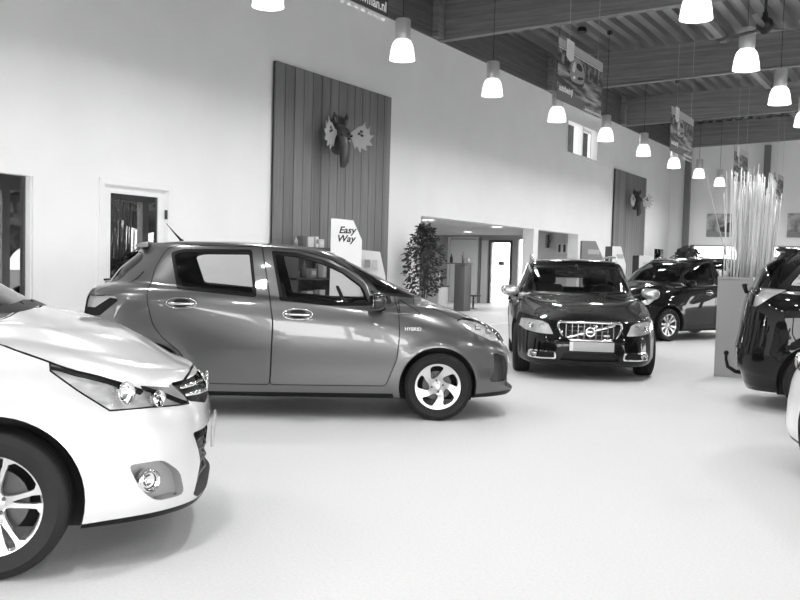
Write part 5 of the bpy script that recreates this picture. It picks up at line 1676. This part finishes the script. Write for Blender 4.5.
def shelf_unit():
    x0 = WX + .10; y0, y1 = 11.45, 12.42
    t = empty('display_shelf', (x0, y0, 0)); tag(t, 'dark display shelving of car care products in front of the moose panel', 'shelf')
    SH = M_('shelf_dark', .06, .5); L = y1 - y0; D = .42
    for z in (.10, .62, 1.10, 1.58):
        box('shelf_board', (D / 2, L / 2, z), (D, L, .03), SH, t)
    for yy in (.015, L - .015):
        box('side_panel', (D / 2, yy, .80), (D, .03, 1.6), SH, t)
    box('back_panel', (.01, L / 2, .80), (.02, L, 1.6), M_('shelf_back', .11, .6), t)
    rg = random.Random(3)
    gs = [.75, .5, .3, .12, .62, .2]
    ordn = ('first', 'second', 'third', 'fourth', 'fifth', 'sixth', 'seventh', 'eighth', 'ninth', 'tenth')
    for r, (z, top) in enumerate(((1.595, .25), (1.115, .36), (.635, .36))):
        yy = y0 + .10
        k = 0
        while yy < y1 - .12:
            w = rg.uniform(.07, .15); hh = rg.uniform(.12, top * .8)
            g = gs[rg.randrange(6)]
            kind = rg.random()
            wh = ('on the top of', 'on the upper shelf of', 'on the middle shelf of')[r]
            if kind < .6:
                b = box('product_box', (0, 0, hh / 2), (.14, w, hh), M_('carton_%d' % int(g * 100), g, .5), None, None, .004, 1)
                b.location = (x0 + .26, yy + w / 2, z + .002)
                box('box_label', (.0715, 0, hh * .55), (.002, w * .7, hh * .4), M_('carton_%d' % int(gs[(k + 2) % 6] * 100), gs[(k + 2) % 6], .5), b)
                tag(b, ('pale' if g > .4 else 'dark') + ' product carton, ' + ordn[k] + ' from left ' + wh + ' the dark shelving', 'box', 'cartons %s the display shelving' % wh)
            else:
                bm = bmesh.new(); add_lathe(bm, [(0, 0), (w * .33, 0), (w * .35, hh * .6), (w * .16, hh * .75), (w * .14, hh * .95), (0, hh * .95)], 16)
                b = bm_obj('product_bottle', bm, M_('carton_%d' % int(g * 100), g, .5), None, smooth=True)
                b.location = (x0 + .27, yy + w / 2, z + .002)
                tag(b, ('pale' if g > .4 else 'dark') + ' product bottle, ' + ordn[k] + ' from left ' + wh + ' the dark shelving', 'bottle', 'bottles %s the display shelving' % wh)
            yy += w + rg.uniform(.02, .07); k += 1

def easy_way():
    # upright carton display facing the camera
    P = Vector((-8.10, 12.05, 0)); rz = R(-56)
    t = empty('carton_display', P, rz); tag(t, 'white carton display reading Easy Way, beside the product shelving', 'display stand')
    WC = M_('carton_white', .80, .5); DKC = M_('carton_side', .05, .5)
    # local x = facing direction, y to the right of the viewer's left
    prof = [(-.24, 0), (.24, 0), (.24, 1.72), (.10, 2.02), (-.17, 2.04), (-.24, 2.04)]
    bm = bmesh.new(); add_prism(bm, prof, 0, .012, basis((.14, 0, 0), (0, 1, 0), (0, 0, 1), (1, 0, 0)))
    bm_obj('front_panel', bm, WC, t)
    box('side_panel', (.0, -.235, 1.02), (.28, .012, 2.02), DKC, t)
    box('side_panel', (.0, .235, .85), (.28, .012, 1.70), DKC, t)
    box('base_box', (0, 0, .06), (.28, .46, .12), DKC, t)
    T = M_('print_black', .02, .5)
    text_obj('lettering', 'Easy', basis((.153, -.12, 1.82), (0, 1, 0), (0, 0, 1), (1, 0, 0)), .145, T, t, .0005, shear=.25, bold=.004)
    text_obj('lettering', 'Way', basis((.153, -.15, 1.69), (0, 1, 0), (0, 0, 1), (1, 0, 0)), .145, T, t, .0005, shear=.25, bold=.004)
    # second lower display
    P2 = Vector((-8.3, 13.0, 0))
    u = empty('brochure_display', P2, R(-60)); tag(u, 'lower white brochure display right of the Easy Way carton', 'display stand')
    prof = [(-.28, 0), (.30, 0), (.30, 1.15), (.20, 1.56), (-.28, 1.60)]
    bm = bmesh.new(); add_prism(bm, prof, -.01, .01, basis((.1, 0, 0), (0, 1, 0), (0, 0, 1), (1, 0, 0)))
    bm_obj('front_panel', bm, WC, u)
    box('side_panel', (-.03, -.27, .78), (.25, .012, 1.56), M_('carton_side_light', .4, .5), u)
    box('base_box', (-.02, 0, .05), (.24, .54, .10), WC, u)
    for k in range(3):
        box('brochure', (.135, -.12 + .12 * k, 1.36), (.03, .09, .13), M_('brochure_%d' % k, (.55, .35, .6)[k], .5), u)

def lounge_things():
    t = empty('counter', (-12.72, 24.75, 0)); tag(t, 'tall grey counter panel in the room beyond the wall opening', 'counter')
    CG = M_('counter_grey', .16, .5)
    box('counter_panel', (.15, .25, .70), (.34, .45, 1.40), CG, t, None, .005)
    box('counter_top', (.0, .25, 1.42), (.70, .5, .03), CG, t)
    for k, (x, y, r, h, g) in enumerate(((-12.95, 24.95, .05, .26, .05), (-12.55, 24.95, .045, .34, .16), (-12.42, 25.02, .05, .16, .4))):
        bm = bmesh.new(); add_lathe(bm, [(0, 0), (r, 0), (r, h * .6), (r * .4, h * .78), (r * .35, h), (0, h)], 16)
        b = bm_obj('counter_bottle', bm, M_('bottle_%d' % k, g, .3), None, smooth=True); b.location = (x, y, 1.437)
        tag(b, ('dark squat bottle on the left end of the grey counter', 'tall slim grey bottle in the middle of the grey counter', 'small pale bottle on the right end of the grey counter')[k], 'bottle')
    b = empty('low_cabinet', (-13.1, 24.2, 0)); tag(b, 'low white cabinet between the leafy plant and the grey counter', 'cabinet')
    box('cabinet_body', (0, 0, .37), (.62, .6, .70), M_('cabinet_white', .62, .5), b, None, .004)
    box('cabinet_top', (0, 0, .735), (.66, .64, .03), M_('cabinet_top_dark', .04, .4), b)
    box('cabinet_door', (.0, -.305, .37), (.56, .012, .62), M_('cabinet_white', .62, .5), b)
    for k, (x, z, w, h, g) in enumerate(((-13.12, .75, .22, .30, .72), (-12.93, .75, .10, .36, .8), (-13.32, .75, .14, .48, .05))):
        o = box('paper_stack', (0, 0, h / 2), (w, .12, h), M_('paper_%d' % k, g, .6), None, Euler((0, 0, .3)), .004)
        o.location = (x, 24.1, z)
        tag(o, ('white leaflet holder on the low cabinet', 'narrow white upright box on the low cabinet', 'dark coffee machine at the back of the low cabinet')[k], ('leaflet holder', 'box', 'coffee machine')[k])
        if k == 2: o.name = 'coffee_machine'
        elif k == 1: o.name = 'upright_box'
        else: o.name = 'leaflet_holder'
    s = empty('side_table', (-12.9, 26.43, 0)); tag(s, 'small dark pedestal table standing on the lounge floor', 'table')
    DK = M_('dark_metal', .05, .5)
    bm = bmesh.new(); add_lathe(bm, [(0, 0), (.12, 0), (.12, .02), (.03, .03), (0, .03)], 20); bm_obj('foot', bm, DK, s, angle=40)
    bm = bmesh.new(); add_tube(bm, [(0, 0, .02), (0, 0, .40)], .025, 10); bm_obj('leg', bm, DK, s, smooth=True)
    box('table_top', (0, 0, .42), (.36, .36, .04), DK, s, None, .01)
    for k, (x, y) in enumerate(((-11.52, 20.84), (-11.35, 24.64), (-14.2, 28.5))):
        d = empty('ceiling_downlight', (x, y, 2.50)); tag(d, ('round recessed downlight in the lounge ceiling above the plant', 'round recessed downlight in the lounge ceiling nearer the glass door', 'small round downlight deepest in the lounge ceiling')[k], 'ceiling light', 'lounge downlights')
        bm = bmesh.new(); add_lathe(bm, [(.15, 0), (.19, 0), (.19, -.02), (.15, -.02)], 28, closed=True); bm_obj('trim_ring', bm, M_('white_joinery', .84, .4), d)
        bm = bmesh.new(); add_lathe(bm, [(0, -.012), (.15, -.012), (.15, -.004), (0, -.004)], 28); bm_obj('diffuser', bm, M_('downlight_lit', .9, .4, emis=LAMPE * 1.6), d)
        l = bpy.data.lights.new('downlight_glow', 'AREA'); l.shape = 'DISK'; l.size = .28; l.energy = 22; l.spread = R(170)
        lo = bpy.data.objects.new('downlight_glow', l); COL.objects.link(lo); lo.parent = d; lo.location = (0, 0, -.03)
    # seen through the second opening
    pic = empty('restroom_sign', (-10.35, 27.2, 1.85)); tag(pic, 'small white sign with two dark bars on the lounge wall', 'sign')
    STUB = M_('lounge_pale_wall', .62, .8)
    wall_sheet('wall_lounge_stub', 'y', 27.35, 27.45, -11.5, WX - .3, 0, 2.5, [], STUB)
    box('sign_plate', (0, .13, .12), (.34, .02, .30), M_('sign_white', .75, .5), pic)
    for s_ in (-.08, .08): box('sign_bar', (s_, .115, .12), (.07, .012, .24), DK, pic)
    tv = empty('wall_television', (-10.75, 27.10, 2.12)); tag(tv, 'black screen on a bracket high behind the second opening', 'television')
    box('screen', (.0, 0, .05), (.06, .5, .40), M_('black_screen', .01, .2), tv, Euler((0, 0, .5)), .01)
    box('bracket', (.0, .12, .05), (.05, .2, .06), DK, tv)

def far_things():
    def stand(loc, w, h, d, g, gs, label, rz, notch=False):
        t = empty('floor_display', loc, R(rz)); tag(t, label, 'display stand')
        pr = [(-w / 2, 0), (w / 2, 0), (w / 2, h * .75), (w * .1, h), (-w / 2, h)] if notch else [(-w / 2, 0), (w / 2, 0), (w / 2, h), (-w / 2, h)]
        bm = bmesh.new(); add_prism(bm, pr, d / 2 - .01, d / 2, basis((0, 0, 0), (0, 1, 0), (0, 0, 1), (1, 0, 0))); bm_obj('front_panel', bm, M_('stand_%d' % int(g * 100), g, .5), t)
        box('side_panel', (0, -w / 2 + .01, h * (.5 if not notch else .5)), (d - .02, .02, h), M_('stand_%d' % int(gs * 100), gs, .5), t)
        box('base', (0, 0, .04), (d - .02, w - .04, .08), M_('stand_%d' % int(gs * 100), gs, .5), t)
        box('print_block', (d / 2 + .004, 0.02, h * .86), (.004, w * .5, h * .06), M_('stand_print', .45, .5), t)
        return t
    stand((-8.55, 24.9, 0), .62, 2.13, .3, .25, .12, 'grey display stand with slanted top behind the estate car', -62, True)
    stand((-8.30, 26.2, 0), .42, 2.02, .55, .8, .03, 'white display stand with dark side left of the far wood panel', -50, True)
    stand((-8.05, 28.1, 0), .45, 1.80, .5, .62, .02, 'white display stand with black side in front of the far wood panel', -50)
    g = empty('glass_partition', (-8.7, 31.8, 0)); tag(g, 'clear free standing glass panel right of the far wood panel', 'partition')
    box('glass_panel', (.0, .5, 1.05), (.02, 1.1, 2.1), glass_mat('window_glass', .92, 1.0, 1.45), g)
    box('foot_rail', (0, .5, .02), (.1, 1.1, .04), STEEL, g)
    leafy_plant('potted_plant', (-8.10, 33.9, 0), 2.25, .60, 700, 'large potted plant in the far corner beyond the black people carrier', leaf=.16, seed=4, bare=.35)
    for k, (a, b) in enumerate(((-7.72, -6.30), (-4.98, -3.5))):
        t = empty('wall_picture', ((a + b) / 2, 34.98, 3.05)); tag(t, ('wall photograph of a parked car, left of the willow branches', 'wall photograph at the right edge above the long window')[k], 'picture', None)
        w = b - a
        m = 'picture_print'
        if m not in MATS:
            mm = bpy.data.materials.new(m); mm.use_nodes = True; nt = mm.node_tree; bb = nt.nodes['Principled BSDF']
            tc = nt.nodes.new('ShaderNodeTexCoord'); nz = nt.nodes.new('ShaderNodeTexNoise'); nz.inputs['Scale'].default_value = 3.5; nz.inputs['Detail'].default_value = 4
            nt.links.new(tc.outputs['Object'], nz.inputs['Vector'])
            cr = nt.nodes.new('ShaderNodeValToRGB'); cr.color_ramp.elements[0].position = .35; cr.color_ramp.elements[0].color = (.12, .12, .12, 1); cr.color_ramp.elements[1].position = .62; cr.color_ramp.elements[1].color = (.5, .5, .5, 1)
            nt.links.new(nz.outputs['Fac'], cr.inputs[0]); nt.links.new(cr.outputs[0], bb.inputs['Base Color']); MATS[m] = mm
        box('canvas', (0, -.02, 0), (w, .04, .84), MATS[m], t)
        bm = bmesh.new()
        sc = w / 1.6
        car = chaikin([(-.45, -.25), (-.45, -.08), (-.25, -.04), (-.08, .12), (.25, .13), (.42, -.02), (.50, -.06), (.50, -.25)], 2)
        add_prism(bm, [(x * sc + .12, z) for x, z in car], .041, .045, basis((0, 0, 0), (1, 0, 0), (0, 0, 1), (0, -1, 0)))
        bm_obj('printed_car', bm, M_('printed_dark', .05, .5), t)
        box('printed_road', (0, -.043, -.33), (w, .004, .16), M_('printed_road', .22, .5), t)

def ceiling_fan():
    t = empty('ceiling_fan', (-2.0, 11.6, 4.23)); tag(t, 'black ceiling fan with slim blades hanging on a rod, upper right', 'ceiling fan')
    DK = M_('fan_black', .012, .4)
    bm = bmesh.new(); add_tube(bm, [(0, 0, .1), (0, 0, 2.66)], .018, 8); bm_obj('rod', bm, DK, t, smooth=True)
    bm = bmesh.new(); add_lathe(bm, [(0, .18), (.03, .18), (.035, .12), (.08, .09), (.10, .03), (.095, -.02), (.05, -.05), (.04, -.07), (0, -.08)], 28); bm_obj('motor_housing', bm, DK, t, smooth=True)
    for a in (30, 150, 270):
        d = Vector((math.cos(R(a)), math.sin(R(a)), 0)); s = Vector((-d.y, d.x, .18)).normalized(); n = d.cross(s)
        bm = bmesh.new(); bb = add_box(bm, (.45, 0, 0), (.55, .07, .008), None, .003, 1)
        add_box(bm, (.17, 0, 0), (.18, .035, .012))
        bmesh.ops.transform(bm, matrix=basis((0, 0, -.01), d, s, n), verts=bm.verts[:]); bm_obj('blade', bm, DK, t)

def small_ceiling_things():
    DK = M_('fan_black', .012, .4)
    for k, (x, y, l) in enumerate(((-5.85, 18.6, 'small dark cone-shaped ceiling fitting on the deck left of the purlin'), (-7.4, 20.3, 'small dark round ceiling fitting on the deck near the wall'))):
        o = bmesh.new(); z = 6.72 + .034 * (x - WX)
        add_lathe(o, [(0, -.12), (.12, -.10), (.09, 0), (0, 0)], 20)
        ob = bm_obj('ceiling_fitting', o, DK, None, angle=40); ob.location = (x, y, z); tag(ob, l, 'fitting')
    # pipe run along the underside of the second beam
    bm = bmesh.new(); y = 22.70
    add_tube(bm, [(-8.6, y, 5.86 + .034 * .5 - .02), (8, y, 5.86 + .034 * 17.1 - .02)], .022, 8)
    tag(bm_obj('ceiling_pipe', bm, M_('wire_grey', .5, .4, .6), smooth=True), 'thin grey service pipe along the underside of the second roof beam', 'pipe')

def build_all():
    room(); wood_panels(); lights(); pendant_lamps()
    place_cars()
    moose_head(12.86, 3.42, 1.04, 'dark cut-board moose head with pale antlers on the nearest wood panel', -18)
    moose_head(29.85, 3.55, 1.0, 'dark cut-board moose head with pale antlers on the far wood panel', -30)
    zc = 6.72 + .034 * 4.6
    labs = ['banner cut by the top edge, its lower strip showing a web address', 'full banner printed with a driving car, hanging above the high wall window', 'smaller looking banner with a driving car, second full one in the row', 'banner just showing above the willow branches', 'banner end seen behind the right side of the willow branches']
    for k, (a, b, zt, zb) in enumerate(((5.55, 7.27, 4.46, 3.60), (11.50, 13.26, 4.36, 3.56), (17.15, 18.85, 4.36, 3.56), (22.9, 24.6, 4.36, 3.56), (28.7, 30.4, 4.30, 3.50))):
        banner(a, b, zt, zb, labs[k], zc, k)
    willow_planter()
    leafy_plant('potted_fig', (-8.60, 15.45, 0), 2.12, .40, 1300, 'bushy potted fig standing beside the wall opening behind the hatchback', 'plant', leaf=.085, seed=2, bare=.30)
    shelf_unit(); easy_way(); lounge_things(); far_things(); ceiling_fan(); small_ceiling_things(); outside_trees()

def outside_trees():
    """trees in front of the glazed side, seen as reflections in glass and paint"""
    rg = random.Random(11)
    LF = M_('tree_foliage', .20, .8, noise=(1.5, .6, (1, 1, 1))); TR = M_('tree_trunk', .08, .8)
    for i, (x, y, h) in enumerate(((14, 14.5, 7.5), (15.5, 19, 8.5), (14, 23.5, 7), (15, 28, 8), (14.5, 32.5, 7.5), (17, 5, 6.5), (12, -14, 6), (-3, -17, 6.5))):
        t = empty('street_tree', (x, y, -.2)); tag(t, 'leafy tree standing outside the glazed side of the hall', 'tree', 'trees outside the hall')
        bm = bmesh.new(); add_tube(bm, [(0, 0, 0), (.05, .1, h * .4), (0, 0, h * .75)], [.2, .15, .06], 8); bm_obj('trunk', bm, TR, t, smooth=True)
        bm = bmesh.new()
        for k in range(7):
            a = rg.uniform(0, 6.28); r = rg.uniform(0, h * .11)
            res = bmesh.ops.create_icosphere(bm, subdivisions=3, radius=rg.uniform(.15, .19) * h, matrix=Matrix.Translation((r * math.cos(a), r * math.sin(a), h * rg.uniform(.35, .8))))
            for v in res['verts']: v.co += Vector((rg.gauss(0, .12), rg.gauss(0, .12), rg.gauss(0, .12)))
        o = bm_obj('foliage', bm, LF, t); o['kind'] = 'stuff'
# ------------------------------------------------------------------ camera
def make_camera():
    F, H, CY = 930.0, 1.38, 314.0
    yaw, pitch, roll = R(30.5), -math.atan(.0545), math.atan(.026)
    fw = Vector((-math.sin(yaw) * math.cos(pitch), math.cos(yaw) * math.cos(pitch), math.sin(pitch)))
    r0 = Vector((math.cos(yaw), math.sin(yaw), 0)); u0 = r0.cross(fw)
    r = r0 * math.cos(roll) + u0 * math.sin(roll); u = r.cross(fw)
    cd = bpy.data.cameras.new('camera')
    cd.sensor_width = 36; cd.sensor_fit = 'HORIZONTAL'
    cd.lens = F / 800 * 36
    cd.shift_y = (CY - 300) / 800.0
    cd.clip_start = .05; cd.clip_end = 300
    co = bpy.data.objects.new('camera', cd)
    COL.objects.link(co)
    co.matrix_world = basis((0, 0, H), r, u, -fw)
    S.camera = co
make_camera()
S.view_settings.view_transform = 'Standard'
S.view_settings.look = 'None'
S.view_settings.gamma = 1
S.view_settings.use_curve_mapping = False
build_all()
S.view_settings.exposure = EXPO
